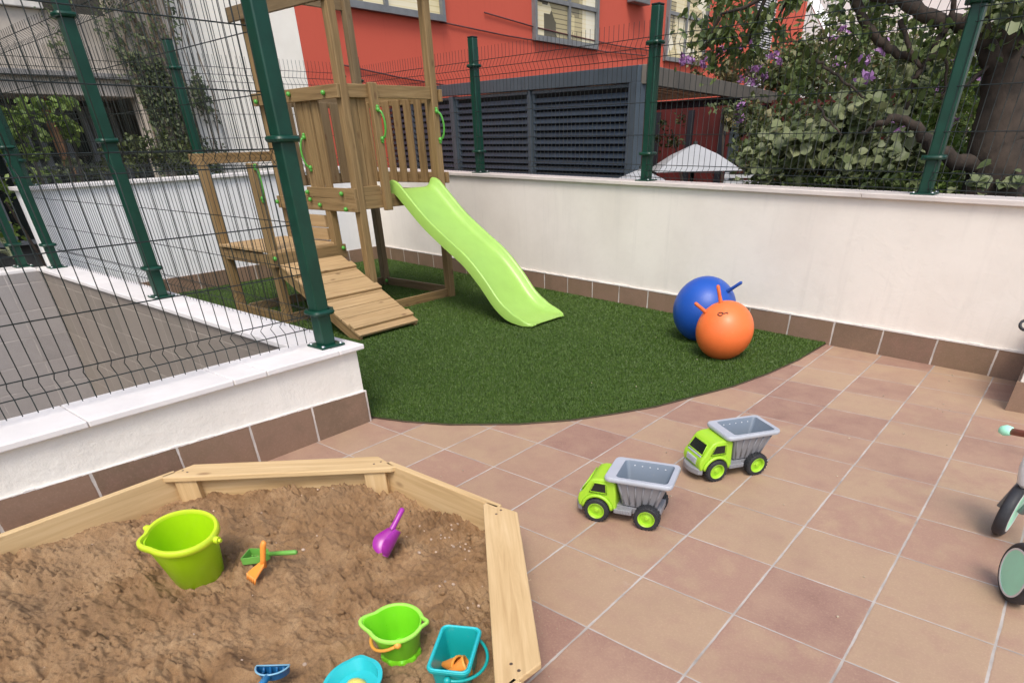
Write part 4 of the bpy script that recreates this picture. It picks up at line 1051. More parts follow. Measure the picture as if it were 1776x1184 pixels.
# ------------------------------------------------------------------ balance bike at the right edge
MINT = plastic('mint_plastic', (.44, .96, .70), .4); WHT = plastic('white_plastic', (.80, .80, .79), .35); GREYP = plastic('grey_plastic', (.24, .25, .26), .4); TYRE = plain('bike_tyre', (.028, .030, .036), .6, .15, 20, .25, 80)
bk = empty('balance_bike', (1.33, .82, 0), 'white and mint toddler balance bike with black tyres at the right edge', 'balance bike')
def bwheel(c, nrm, r=.10, wd=.040):
    c = Vector(c); nrm = Vector(nrm).normalized(); T = Matrix.Translation(c) @ nrm.to_track_quat('Z', 'Y').to_matrix().to_4x4()
    g = MB(); g.lathe([(r*.78, -wd/2), (r*.90, -wd/2), (r*.975, -wd*.36), (r, -wd*.12), (r, wd*.12), (r*.975, wd*.36), (r*.90, wd/2), (r*.78, wd/2)], 48, T, close=True)
    w_ = g.build('wheel', TYRE, bk, smooth=True)
    for s_ in (-1, 1):
        g = MB(); g.lathe([(0, wd*.50*s_), (r*.30, wd*.52*s_), (r*.74, wd*.50*s_), (r*.74, wd*.3*s_), (0, wd*.3*s_)], 40, T); g.build('hub_disc', MINT, w_, smooth='auto')
        g = MB(); g.lathe([(r*.735, wd*.44*s_), (r*.735, wd*.53*s_), (r*.80, wd*.53*s_), (r*.80, wd*.44*s_)], 40, T, close=True); g.build('white_ring', WHT, w_, smooth='auto')
    return w_
wc = Vector(atz(1748, 1036, 0.))
bwheel((wc.x+.004, wc.y+.0, .098), (-.90, -.43, .0), .098, .050)
wf = Vector(atz(1724, 928, 0.)); fn = Vector((-.985, .17, 0))
bwheel((wf.x+.012, wf.y+.035, .098), fn, .098, .040)
fc = Vector((wf.x+.012, wf.y+.035, .098))
hb = Vector((1.36, 1.0, .36))
g = MB()
for s_ in (-1, 1): g.tube([fc+fn*.032*s_, fc+fn*.034*s_+Vector((.03, .01, .10)), fc+Vector((.06, .02, .15))+fn*.012*s_], [.012, .013, .014], 10)
g.build('fork', GREYP, bk, smooth=True)
hd = fc+Vector((.08, .025, .15))
g = MB(); g.tube([fc+Vector((.055, .02, .125)), hd+Vector((.02, 0, .06)), hd+Vector((.05, .0, .14))], [.026, .030, .020], 14)
g.tube([hd+Vector((.02, 0, .03)), Vector((wc.x+.10, wc.y+.16, .19)), Vector((wc.x+.08, wc.y+.03, .10))], [.026, .024, .020], 12)
g.tube([Vector((wc.x+.01, wc.y+.01, .098)), Vector((wc.x+.20, wc.y+.05, .098))], .012, 10)
q1 = Vector(aty(1774, 842, wf.y+.03)); q2 = Vector(aty(1800, 780, wf.y+.05)); g.tube([q1+Vector((-.004, 0, -.004)), q1+Vector((.004, 0, .008)), q1.lerp(q2, .5), q2], [.010, .026, .032, .030], 16)
g.build('frame', WHT, bk, smooth=True)
gp = Vector(atd(1744, 746, 2.65)); ge = Vector(atd(1776, 752, 2.62)); dn = (ge-gp).normalized()
g = MB(); g.tube([gp+dn*.012, gp+dn*.28], .0115, 12); g.build('handlebar', plain('bar_rust', (.30, .09, .06), .45, .1), bk, smooth=True)
g = MB(); g.tube([gp-dn*.021, gp-dn*.016, gp-dn*.0, gp+dn*.018, gp+dn*.022], [.004, .013, .0185, .015, .011], 16); g.build('hand_grip', MINT, bk, smooth=True)
st = gp+dn*.20
g = MB(); g.tube([st, hd+Vector((.05, .0, .14))], .013, 10); g.build('stem', GREYP, bk, smooth=True)
#BACKGROUND
# ------------------------------------------------------------------ buildings behind
REDW = stucco('red_render', (.57, .098, .058), (.54, .088, .052), .35, .25)
BEI = stucco('beige_render', (.90, .86, .76), (.72, .66, .56), .5, .3)
BEID = stucco('weathered_beige_render', (.52, .46, .39), (.26, .23, .18), .7, .4)
ALU = plain('window_aluminium', (.17, .18, .185), .45, .12, 6)
GLASSD = plain('dark_glass', (.012, .018, .016), .12, .4, 2)
m, n, b = newmat('window_painted_reflection'); P = wpos(n)  # reflection of a sunlit building painted in cream and dark blocks, ruled like blinds
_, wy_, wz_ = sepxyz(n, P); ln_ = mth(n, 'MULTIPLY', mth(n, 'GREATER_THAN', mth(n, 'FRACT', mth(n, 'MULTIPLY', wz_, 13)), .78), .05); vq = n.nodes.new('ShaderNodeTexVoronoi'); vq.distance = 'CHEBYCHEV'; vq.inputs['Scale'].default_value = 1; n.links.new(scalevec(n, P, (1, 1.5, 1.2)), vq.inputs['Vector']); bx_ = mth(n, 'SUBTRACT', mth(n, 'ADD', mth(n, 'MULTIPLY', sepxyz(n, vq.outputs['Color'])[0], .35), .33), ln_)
n.links.new(ramp(n, bx_, [(.10, .09, .06), (.42, .36, .20), (.72, .62, .34), (.80, .76, .60)], [.36, .42, .5, .62]), b.inputs['Base Color']); b.inputs['Roughness'].default_value = .12; PANE_REFL = m
def bld(name, loc, label): return empty(name, loc, label, 'building')
def window_x(parent, x, y0, y1, z0, z1, pane, mull=(), trans=(), fr=.09, d=.10, name='window'):
    f = MB(); w_ = .07
    f.box((x-.02, y0-w_, z0-fr), (x+d, y1+w_, z0)); f.box((x-.02, y0-w_, z1), (x+d, y1+w_, z1+fr))
    f.box((x-.02, y0-w_, z0+.001), (x+d-.002, y0, z1-.001)); f.box((x-.02, y1, z0+.001), (x+d-.002, y1+w_, z1-.001))
    for q in mull: f.box((x-.02, q-.035, z0+.001), (x+d-.03, q+.035, z1-.001))
    for q, a, c in trans: f.box((x-.02, a, q-.035), (x+d-.032, c, q+.035))
    fo = f.build(name, ALU, parent)
    p = MB().box((x-.01, y0-.01, z0-.01), (x+.02, y1+.01, z1+.01)); p.build('pane', pane, fo); return fo
rb = bld('red_building', (-9.2, 12, -1.2), 'tall red rendered building with grey framed windows')
g = MB().box((-10.5, 5.43, -1.25), (-9, 26.3, 11)); g.build('wall', REDW, rb)
window_x(rb, -9, 5.98, 8.38, 3.19, 4.75, PANE_REFL, mull=(7.15,), trans=((3.95, 5.98, 8.38),))
window_x(rb, -9, 11.05, 13.2, 3.13, 4.6, PANE_REFL, mull=(12.2,), trans=((3.72, 11.05, 13.2),))
window_x(rb, -9, 16.5, 18.6, 3.12, 4.9, PANE_REFL, mull=(17.5,), trans=((4.0, 16.5, 18.6),))
g = MB().box((-9.0, 21.9, 2.6), (-8.93, 23.4, 7)); sh_ = g.build('shutter', plain('shutter_dark', (.035, .035, .045), .6), rb)
g = MB()
for k in range(70): g.box((-8.93, 21.93, 2.64+k*.062), (-8.90, 23.37, 2.668+k*.062))
g.build('slats', plain('shutter_pale', (.62, .62, .64), .6), sh_)
for k, (pa, pb) in enumerate((((762, 38), (1120, 97)), ((840, 22), (1125, 88)), ((590, 112), (925, 168)))):
    a, b_ = atx(*pa, -8.97), atx(*pb, -8.97); mid = (a+b_)/2; mid[2] -= .05
    g = MB(); g.tube([a, (a+mid)/2-np.array([0, 0, .02]), mid, (b_+mid)/2-np.array([0, 0, .02]), b_], .012, 5)
    g.build('wall_cable', plain('cable_dark', (.10, .03, .03), .7), rb, smooth=True)
a = atx(1106, 2, -8.9); g = MB(); g.box((-8.98, a[1]-.35, a[2]-.06), (-8.75, a[1]+.35, a[2]+.10)); g.build('wall_lamp', ALU, rb, bevel=.02)
bb = bld('beige_building', (-9.6, 1, -1.2), 'beige building with vine covered pillar, balcony front and dark windows')
g = MB().box((-10.5, 3.35, -1.25), (-9.0, 5.425, 11)); g.build('wall', BEI, bb)
g = MB().box((-9.0, 2.72, -1.25), (-8.72, 3.34, 11)); g.build('pillar', BEID, bb, bevel=.01)
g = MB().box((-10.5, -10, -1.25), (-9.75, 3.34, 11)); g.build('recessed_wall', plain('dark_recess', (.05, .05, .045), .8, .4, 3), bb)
g = MB().box((-9.749, -10, 1.86), (-8.80, 2.715, 2.63)); g.build('balcony_front', BEID, bb, bevel=.01)
g = MB().box((-8.799, -10, 2.03), (-8.72, 2.72, 2.085)); g.build('ledge', plain('ledge_grey', (.22, .21, .20), .8), bb, bevel=.006)
g = MB().box((-9.0, -10, 2.631), (-8.74, 2.0, 2.70)); g.build('balcony_top', plain('balcony_top_pale', (.66, .63, .58), .7), bb, bevel=.008)
for y0, y1 in ((1.0, 1.62), (1.75, 2.35), (-.4, .85), (2.42, 2.70)):
    window_x(bb, -9.749, y0+.05, y1-.05, .35, 1.75, GLASSD, fr=.05, mull=((y0+y1)/2,))
g = MB(); g.beam((-9.3, 1.93, -.6), (-9.3, 1.80, 1.86), .09, .09, up=(0, 1, 0)); g.build('timber_prop', plain('prop_wood', (.30, .15, .07), .8, .3, 12), bb)
wb = bld('white_building', (6, 30, -1.2), 'pale building far behind the tree at the upper right')
g = MB().box((-16, 29, -1.25), (16, 34, 14)); g.build('wall', plain('far_white_render', (.78, .77, .74), .9, .05, 2), wb)
for xx in (-7, -2, 1, 4, 7, 10):
    for zz in (6, 9.5):
        g = MB().box((xx, 28.97, zz), (xx+1.2, 28.995, zz+1.5)); g.build('window', GLASSD, wb)
# slanting white awning beside the red wall
a = atd(1404, 2, 17); b_ = atd(1436, 66, 16.5); c_ = atd(1455, 60, 17); d_ = atd(1414, -10, 18)
aw = empty('awning', tuple(a), 'white slanted awning edge beside the far end of the red wall', 'awning')
g = MB(); vs = [a, b_, c_, d_]; vs = [tuple(v) for v in vs]+[(v[0], v[1]+.03, v[2]-.04) for v in vs]
g.add(vs, [(0, 1, 2, 3), (7, 6, 5, 4), (0, 4, 5, 1), (1, 5, 6, 2), (2, 6, 7, 3), (3, 7, 4, 0)]); g.build('canvas', plain('awning_white', (.8, .8, .78), .8, .05), aw)
# ------------------------------------------------------------------ pergola with louvred side
PG = plain('pergola_grey', (.055, .074, .092), .5, .12, 5); PL = plain('louvre_navy', (.016, .031, .052), .5, .15, 8); PGS = plain('pergola_brown_grey', (.12, .105, .085), .6, .15, 5)
pc = Vector((-2.71, 4.885, 0)); d1 = Vector((-.951, .308, 0)).normalized(); d2 = Vector((-.141, .99, 0)).normalized(); n1 = Vector((-d1.y, d1.x, 0)); n1 = n1 if n1.y < 0 else -n1
pgo = empty('pergola', (pc.x, pc.y, -1.2), 'dark grey garden pergola with horizontal louvred side wall', 'pergola')
L1 = 7.2; zt0, zt1 = 1.865, 2.105
def Z1(t, z): return Vector((0, 0, z+(zt1-zt0)*t/L1*(z-.9)/.96))
def pm(name, parts, mat, parent=None, bev=.004):
    g = MB()
    for p in parts: g.beam(*p)
    return g.build(name, mat, parent or pgo, bevel=bev)
pm('top_beam', [(pc+Z1(0, 1.80), pc+d1*L1+Z1(L1, 1.80), .10, .13)], PG)
pm('corner_post', [(pc+d1*.055+n1*.0+Vector((0, 0, -1.2)), pc+d1*.055+Vector((0, 0, 1.735)), .12, .12, tuple(n1))], PG)
for t in (1.98, 5.6, 7.14): pm('mullion', [(pc+d1*t+Vector((0, 0, -1.2)), pc+d1*t+Z1(t, 1.735), .055, .07, tuple(n1))], PG)
pm('mullion', [(pc+d1*4.04+Vector((0, 0, -1.2)), pc+d1*4.04+Z1(4.04, 1.735), .13, .09, tuple(n1))], PG)
for k, (ta, tb) in enumerate(((.14, 1.93), (2.03, 3.95), (4.13, 5.55), (5.65, 7.1))):
    g = MB(); nl = 44
    for i in range(nl):
        z = -1.1+i*.0637; up = (n1*-.55+Vector((0, 0, 1))).normalized()
        g.beam(pc+d1*ta+Z1(ta, z), pc+d1*tb+Z1(tb, z), .012, .050, tuple(up))
    g.build('louvre_panel', PL, pgo)
    pm('louvre_frame', [(pc+d1*ta+Z1(ta, 1.715), pc+d1*tb+Z1(tb, 1.715), .05, .03), (pc+d1*(ta+.012)+Z1(ta, -1.1), pc+d1*(ta+.012)+Z1(ta, 1.70), .05, .024, tuple(n1)), (pc+d1*(tb-.012)+Z1(tb, -1.1), pc+d1*(tb-.012)+Z1(tb, 1.70), .05, .024, tuple(n1))], PG)
g = MB(); g.beam(pc+d1*.1-n1*.12+Vector((0, 0, .28)), pc+d1*(L1-.1)-n1*.12+Vector((0, 0, .45)), .02, 2.9); g.build('gap_shade_sheet', plain('gap_shade_black', (.006, .007, .010), .9), pgo)  # black sheet added behind the slats to paint the shade in their gaps
pm('side_beam', [(pc+Vector((0, 0, 1.795)), pc+d2*9.5+Vector((0, 0, 1.795)), .09, .15)], PGS)
pm('corner_post', [(pc+d2*3.55+Vector((0, 0, -1.2)), pc+d2*3.55+Vector((0, 0, 1.72)), .12, .12)], PG)
pm('rear_beam', [(pc+d2*3.55+Vector((0, 0, 1.71)), pc+d2*3.55+d1*4+Vector((0, 0, 1.74)), .10, .10)], PG)
g = MB(); 
for k in range(14): g.beam(pc+d2*(.2+k*.25)+d1*.05+Vector((0, 0, 1.79)), pc+d2*(.2+k*.25)+d1*4+Vector((0, 0, 1.83)), .14, .035)
g.build('roof_boards', plain('roof_wood', (.16, .085, .045), .8, .3, 6), pgo)
# dark red garden wall and black posts under / behind the pergola
gw_ = empty('garden_fence', (-2.4, 10.4, -1.2), 'dark red garden fence with black posts behind the parasol', 'fence')
g = MB(); g.beam((-8.2, 11.1, .28), (-.9, 9.6, .28), .05, 2.96); g.build('panel', plain('fence_red', (.095, .013, .011), .7, .3, 2), gw_)
g = MB()
for t in (0, .12, .24, .36, .47, .58, .68, .78, .88, .98):
    q = Vector((-7.2, 10.9, 0)).lerp(Vector((-.9, 9.6, 0)), t); g = MB(); g.beam(q+Vector((.01, -.06, -1.2)), q+Vector((.01, -.06, 1.70)), .10, .08, up=(0, 1, 0)); g.build('post', plain('post_black', (.012, .014, .02), .6), gw_)
def parasol(cpx, cpy, dist, halfw, label, rise=.36):
    c = Vector(atd(cpx, cpy, dist)); o = empty('parasol', (c.x, c.y, -1.2), label, 'parasol')
    g = MB(); vs = [(c.x, c.y, c.z)]; n = 4
    ring = []; yaw = .62
    for lay, (r, dz) in enumerate(((.5, -rise*.42), (1, -rise))):
        for k in range(16):
            a = 2*math.pi*k/16; sq = 1/max(abs(math.cos(a)), abs(math.sin(a))); rr = halfw*r*sq
            vs.append((c.x+rr*math.cos(a+yaw), c.y+rr*math.sin(a+yaw), c.z+dz-.03*(sq-1)*0))
    fs = [(0, 1+k, 1+(k+1) % 16) for k in range(16)]+[(1+k, 17+k, 17+(k+1) % 16, 1+(k+1) % 16) for k in range(16)]
    g.add(vs, fs); cn = g.build('canopy', plain('parasol_white', (.36, .37, .38), .85, .06, 3), o)
    sd_ = cn.modifiers.new('thick', 'SOLIDIFY'); sd_.thickness = .006
    g = MB(); g.tube([c+Vector((0, 0, .02)), c+Vector((0, 0, -1.2-c.z))], .022, 10); g.build('pole', WIRE, o, smooth=True)
    g = MB(); g.lathe([(0, -1.15), (.22, -1.16), (.25, -1.2), (0, -1.2)], 20, Matrix.Translation((c.x, c.y, 0))); g.build('base', GREYP, o)
    return o
parasol(1206, 249, 8.0, .44, 'white square parasol open below the pergola seen through the wire fence', .24)
parasol(1112, 292, 7.2, .40, 'second white parasol partly hidden by the grey pergola corner post', .20)
q = Vector(atd(1288, 306, 6.9)); o = empty('slatted_chair', (q.x, q.y, -1.2), 'white slatted garden chair back just above the wall coping', 'chair')
g = MB()
for k in range(5): g.beam(q+Vector((-.17, -.02, -k*.045)), q+Vector((.17, .02, -k*.045)), .015, .026)
g.build('backrest', WHT, o)
for sx in (-.16, .16): 
    g = MB(); g.beam(q+Vector((sx, sx*.1+.02, .03)), Vector((q.x+sx, q.y+sx*.1+.02, -1.2)), .03, .03, up=(0, 1, 0)); g.build('leg', WHT, o)
g = MB(); g.beam(Vector((q.x-.17, q.y+.22, q.z-.38)), Vector((q.x+.17, q.y+.26, q.z-.38)), .42, .03); g.build('seat', WHT, o)
# ------------------------------------------------------------------ leaves
def leafmesh(name, C, size, mat, parent=None, shape='heart', droop=.3, face=None, rel=True, jit=.45):
    C = np.asarray(C); n = len(C)
    if shape == 'heart': pr = [(0, .06), (.30, .0), (.52, .28), (.40, .68), (0, 1.0), (-.40, .68), (-.52, .28), (-.30, .0)]
    elif shape == 'oval': pr = [(0, 0), (.25, .3), (.22, .7), (0, 1), (-.22, .7), (-.25, .3)]
    else: pr = [(0, 0), (.28, .5), (0, 1), (-.28, .5)]
    pr = np.array(pr); k = len(pr)
    nz = rng.normal(0, 1, (n, 3)); nz[:, 2] = np.abs(nz[:, 2])+.5
    if face is not None: nz = nz*.55+np.array(face)*1.3
    nz /= np.linalg.norm(nz, axis=1)[:, None]
    t = rng.normal(0, 1, (n, 3)); t[:, 2] -= droop*2.5; t -= nz*(t*nz).sum(1)[:, None]; t /= np.linalg.norm(t, axis=1)[:, None]
    s = np.cross(nz, t); sz = size*rng.uniform(1-jit, 1+jit*.8, n)
    bend = rng.uniform(.1, .5, n)
    V = C[:, None, :]+sz[:, None, None]*(pr[None, :, 0, None]*s[:, None, :]+(pr[None, :, 1, None]-.4)*t[:, None, :]+(bend[:, None]*np.abs(pr[None, :, 0]))[:, :, None]*nz[:, None, :])
    off = np.array(wloc(parent)) if parent is not None else 0
    # split each leaf down its midrib so that it folds
    h = k//2
    if k > 4:
        F1_ = np.array([list(range(0, h+1))]); F2_ = np.array([[0]+list(range(h, k))])
        base = (np.arange(n)*k)[:, None]
        A = base+F1_; B = base+F2_
        faces = np.concatenate([A, B]); r_ = rng.random(n); rr = np.concatenate([r_, r_])
    else:
        faces = (np.arange(n)*k)[:, None]+np.arange(k)[None]; rr = rng.random(n)
    return npmesh(name, (V-off).reshape(-1, 3), faces, mat, parent, {'rnd': rr})
def clump(spec):
    """spec rows: px, py, dist, half width px, half height px, depth m, count -> points grouped in sub-clumps"""
    out = []
    for px, py, D, hw, hh, dep, n in spec:
        c = atd(px, py, D); r = ray(px, py); sc = D/np.linalg.norm(r)/F
        nsub = max(4, n//22); sub = rng.normal(0, 1, (nsub, 3)); sub /= np.linalg.norm(sub, axis=1)[:, None]; sub *= rng.uniform(.2, 1, (nsub, 1))**.5
        idx_ = rng.integers(0, nsub, n); p = sub[idx_]+rng.normal(0, .16, (n, 3))
        fw = np.array([r[0], r[1], 0]); fw /= np.linalg.norm(fw)
        out.append(c+p[:, :1]*AX[0]*hw*sc+p[:, 1:2]*np.array([0, 0, 1.])*hh*sc+p[:, 2:]*fw*dep)
    Q_ = np.concatenate(out); return Q_[(Q_[:, 1] > wy(Q_[:, 0])+.36) | (Q_[:, 0] < -6.6)]
LF_PALE = leafmat('leaf_pale', [(.07, .10, .035), (.15, .185, .08), (.25, .28, .145), (.36, .34, .16)], [.1, .45, .8, 1], .5, .3)
LF_GRN = leafmat('leaf_green', [(.05, .08, .020), (.10, .15, .042), (.17, .21, .070), (.28, .28, .10)], [.1, .45, .8, 1], .5, .3)
LF_OLV = leafmat('leaf_olive', [(.06, .07, .03), (.13, .14, .06), (.22, .20, .09), (.36, .22, .10)], [.1, .4, .75, 1], .6, .3)
LF_DRK = leafmat('leaf_dark', [(.035, .050, .018), (.08, .11, .035), (.15, .18, .065), (.30, .29, .13)], [.1, .5, .85, 1], .55, .3)
LF_BRT = leafmat('leaf_bright', [(.07, .13, .02), (.14, .22, .04), (.24, .33, .08), (.34, .38, .12)], [.1, .5, .85, 1], .5, .35)
LF_VIN = leafmat('leaf_vine', [(.03, .05, .015), (.06, .085, .03), (.10, .12, .045), (.15, .11, .06)], [.1, .5, .8, 1], .6, .2)
FLW = leafmat('bougainvillea_petal', [(.24, .10, .26), (.38, .19, .42), (.50, .30, .54), (.60, .42, .58)], [.1, .5, .85, 1], .6, .35)
# the tree behind the wall
BARK = plain('tree_bark', (.036, .026, .019), .95, .45, 9, .9, 45)
tb = Vector(atd(1718, 420, 6.0)); tr = empty('tree', (tb.x, tb.y, -1.2), 'big leaning tree with dark trunk and pale heart shaped leaves behind the wall', 'tree')
def limb(pts, r0_, r1_, name='limb', n=12, wob=.02):
    P = catmull([atd(*p) for p in pts], 5); m_ = len(P); rad = .62*np.linspace(r0_, r1_, m_)*(1+rng.uniform(-.04, .04, m_))
    P[1:-1] += rng.normal(0, min(wob, .007), (m_-2, 3)); g = MB(); g.tube(P, list(rad), n); return g.build(name, BARK, tr, smooth=True)
P0 = [tuple(tb+Vector((-.05, -.0, -1.2-tb.z)))]
pts = [np.array(P0[0])]+[atd(*p) for p in ((1716, 345, 6.0), (1728, 260, 6.0), (1746, 170, 6.05), (1752, 100, 6.1), (1775, 30, 6.2), (1800, -60, 6.3), (1800, -200, 6.3))]
P = catmull(pts, 6); m_ = len(P); rad = np.interp(np.arange(m_)/m_, [0, .2, .5, .7, 1], [.22, .185, .145, .115, .09])*(1+rng.uniform(-.05, .06, m_)); g = MB(); g.tube(P, list(rad), 22); g.build('trunk', BARK, tr, smooth=True)
limb([(1785, 320, 6.1), (1800, 200, 6.2), (1810, 90, 6.3), (1850, -60, 6.4)], .22, .13, n=16)
limb([(1745, 130, 6.05), (1722, 108, 6.0), (1700, 60, 5.9), (1705, 20, 5.9), (1740, -60, 5.9)], .11, .06)
limb([(1706, 44, 5.9), (1680, 42, 5.9), (1640, 38, 5.85), (1604, 24, 5.8), (1564, 4, 5.75), (1520, -12, 5.7), (1440, -30, 5.6)], .075, .05)
limb([(1650, 40, 5.85), (1634, 56, 5.8), (1618, 90, 5.8), (1601, 118, 5.8), (1582, 148, 5.8), (1570, 190, 5.85)], .038, .026, wob=.008)
limb([(1562, 35, 5.8), (1576, 80, 5.8), (1601, 121, 5.8)], .026, .022, wob=.006)
limb([(1482, -10, 5.7), (1490, 20, 5.7), (1510, 52, 5.75), (1533, 78, 5.8), (1560, 92, 5.85), (1594, 104, 5.9)], .05, .035, wob=.01)
limb([(1416, 103, 5.6), (1440, 122, 5.6), (1470, 146, 5.6), (1500, 170, 5.6)], .018, .010, wob=.006)
limb([(1722, 109, 6.0), (1700, 128, 5.9), (1671, 149, 5.8), (1640, 160, 5.8)], .024, .014, wob=.006)
limb([(1495, 230, 5.5), (1525, 214, 5.5), (1555, 204, 5.5), (1590, 222, 5.55), (1605, 245, 5.6), (1625, 262, 5.7), (1660, 280, 5.8), (1700, 286, 5.9)], .018, .085, wob=.008)
limb([(1634, 55, 5.85), (1641, 100, 5.85), (1640, 150, 5.85), (1632, 172, 5.85)], .018, .012, wob=.006)
limb([(1650, 42, 5.8), (1655, 0, 5.8), (1672, -40, 5.8)], .03, .022, wob=.006)
limb([(1604, 22, 5.8), (1590, -10, 5.8), (1585, -40, 5.8)], .014, .010, wob=.004)
limb([(1420, 180, 5.5), (1436, 205, 5.45), (1460, 235, 5.4)], .014, .008, wob=.006)
fc_ = (.2, -.9, .35)
pale = clump([(1455, 205, 6.0, 45, 30, .25, 130), (1400, 250, 5.9, 85, 30, .3, 300), (1490, 240, 6.0, 70, 35, .3, 300), (1340, 285, 5.8, 70, 22, .2, 200), (1440, 285, 5.9, 120, 22, .25, 300), (1560, 262, 6.0, 45, 40, .3, 130), (1600, 120, 6.2, 60, 50, .5, 90), (1735, 318, 5.7, 45, 18, .1, 40), (1745, 60, 6.0, 60, 70, .4, 110), (1520, 185, 6.1, 60, 40, .4, 110)])
pale = np.concatenate([pale, pale[::3]+rng.normal(0, .08, pale[::3].shape)]); leafmesh('foliage', pale, .070, LF_PALE, tr, 'heart', .5, (.1, -.45, .3), jit=.55)
grn = clump([(1250, 30, 6.0, 75, 38, .5, 420), (1230, 80, 6.0, 50, 35, .4, 220), (1300, 60, 6.0, 55, 45, .4, 230), (1340, 10, 5.9, 50, 22, .4, 180), (1640, 110, 6.2, 100, 60, .5, 300), (1470, 60, 6.1, 70, 60, .5, 300), (1750, 40, 6.0, 70, 60, .5, 320), (1400, 150, 6.2, 60, 40, .4, 150), (1540, 20, 6.2, 90, 30, .4, 150)])
grn = np.concatenate([grn, grn[::2]+rng.normal(0, .07, grn[::2].shape)]); leafmesh('foliage', grn, .064, LF_GRN, tr, 'oval', .6)
twigs = MB()
for a, b_ in (((1440, -30, 5.6), (1330, -8, 5.8)), ((1330, -8, 5.8), (1250, 25, 5.95)), ((1250, 25, 5.95), (1225, 80, 6.0)), ((1330, -8, 5.8), (1300, 70, 6.0)), ((1400, -20, 5.7), (1350, 30, 5.9))): twigs.tube([atd(*a), (atd(*a)+atd(*b_))/2+rng.normal(0, .02, 3), atd(*b_)], [.014, .011, .007], 6)
twigs.build('twigs', BARK, tr, smooth=True)
# bougainvillea climbing over the pergola
bv = empty('bougainvillea', (-1.6, 8.6, -1.2), 'bougainvillea with purple flowers climbing over the pergola beam', 'climbing plant')
bp_ = clump([(1225, 118, 14, 45, 18, .6, 260), (1290, 125, 14, 50, 22, .6, 420), (1370, 125, 14.5, 60, 45, .8, 1200), (1440, 120, 14.5, 70, 55, .8, 1500), (1530, 120, 13.5, 80, 60, .8, 1400), (1620, 160, 12.5, 70, 70, .8, 1200), (1285, 205, 9.8, 30, 22, .3, 300), (1310, 240, 9.6, 25, 35, .3, 260)])
leafmesh('foliage', bp_, .105, LF_OLV, bv, 'diamond', .3)
bq_ = clump([(1350, 120, 14.2, 60, 40, .7, 700), (1430, 130, 14.2, 80, 50, .7, 800), (1560, 120, 13.2, 90, 60, .7, 900)])
leafmesh('foliage', bq_, .10, LF_GRN, bv, 'diamond', .4)
fl = clump([(1188, 100, 13.4, 12, 10, .2, 70), (1222, 104, 13.4, 14, 10, .2, 90), (1240, 92, 13.4, 14, 10, .2, 80), (1310, 132, 13.4, 24, 12, .3, 170), (1300, 65, 13.4, 12, 8, .2, 46), (1270, 84, 13.4, 14, 8, .2, 60), (1350, 100, 13.4, 20, 10, .2, 60), (1283, 200, 9.3, 6, 18, .2, 110), (1460, 58, 13, 24, 10, .3, 60), (1630, 158, 7.4, 8, 14, .2, 40), (1700, 138, 7.4, 12, 8, .2, 36), (1530, 75, 7.7, 10, 20, .3, 30), (1480, 110, 7.8, 50, 30, .4, 40), (1670, 92, 7.6, 20, 14, .3, 30), (1560, 215, 7.2, 14, 12, .3, 22), (1652, 215, 7.2, 8, 10, .2, 20), (1190, 108, 8.3, 14, 6, .2, 26)])
leafmesh('flowers', fl, .055, FLW, bv, 'diamond', .1) if False else None
leafmesh('flowers', fl, .075, FLW, bv, 'diamond', .1)
g = MB()
for a, b_, c_ in (((1330, 250, 14.0), (1345, 200, 14.3), (1330, 150, 14.4)), ((1390, 250, 14.0), (1400, 200, 14.1), (1440, 130, 14.0)), ((1470, 250, 13.8), (1500, 200, 13.9), (1540, 120, 13.8)), ((1620, 250, 12.6), (1630, 230, 12.6), (1620, 150, 12.6))):
    p0_ = atd(*a); p0_[2] = -1.2; g.tube(catmull([p0_, atd(*a), atd(*b_), atd(*c_)], 4), .018, 6)
g.build('stems', BARK, bv, smooth=True)
# shrubs and hedge beyond
def shrub(name, label, rows, size, mat, shape='diamond', cat='shrub', stems=True):
    c = atd(rows[0][0], rows[0][1], rows[0][2]); o = empty(name, (c[0], c[1], -1.2), label, cat)
    C = clump(rows); C = C[C[:, 2] > -1.15]; leafmesh('foliage', C, size, mat, o, shape, .35)
    if stems:
        g = MB()
        for r_ in rows[:6]:
            q = atd(r_[0], r_[1], r_[2]); g.tube([(c[0]+(q[0]-c[0])*.3, c[1]+(q[1]-c[1])*.3, -1.2), ((c[0]+q[0])/2, (c[1]+q[1])/2, (q[2]-1.2)/2), tuple(q)], [.03, .02, .01], 6)
        g.build('stems', BARK, o, smooth=True)
    return o
shrub('shrub', 'dense low shrub with round leaves right behind the wall coping', [(1380, 318, 5.9, 80, 16, .3, 420), (1480, 312, 5.95, 90, 20, .35, 560), (1560, 318, 6.0, 60, 20, .3, 330), (1330, 312, 5.85, 40, 14, .2, 160), (1470, 345, 6.1, 180, 30, .3, 500)], .055, LF_GRN, 'oval')
shrub('shrub', 'bright green bush between the tree trunk and the right fence post', [(1650, 290, 6.4, 50, 50, .4, 600), (1650, 200, 6.8, 60, 60, .5, 600), (1700, 150, 7.2, 60, 60, .5, 450), (1600, 320, 6.2, 60, 30, .4, 360), (1660, 350, 6.2, 80, 40, .4, 400)], .055, LF_BRT)
shrub('shrub', 'dark bush at the right edge behind the tree trunk', [(1800, 250, 6.9, 70, 90, .5, 900), (1800, 100, 7.2, 80, 80, .5, 800), (1790, 340, 6.5, 60, 40, .4, 400)], .06, LF_DRK)
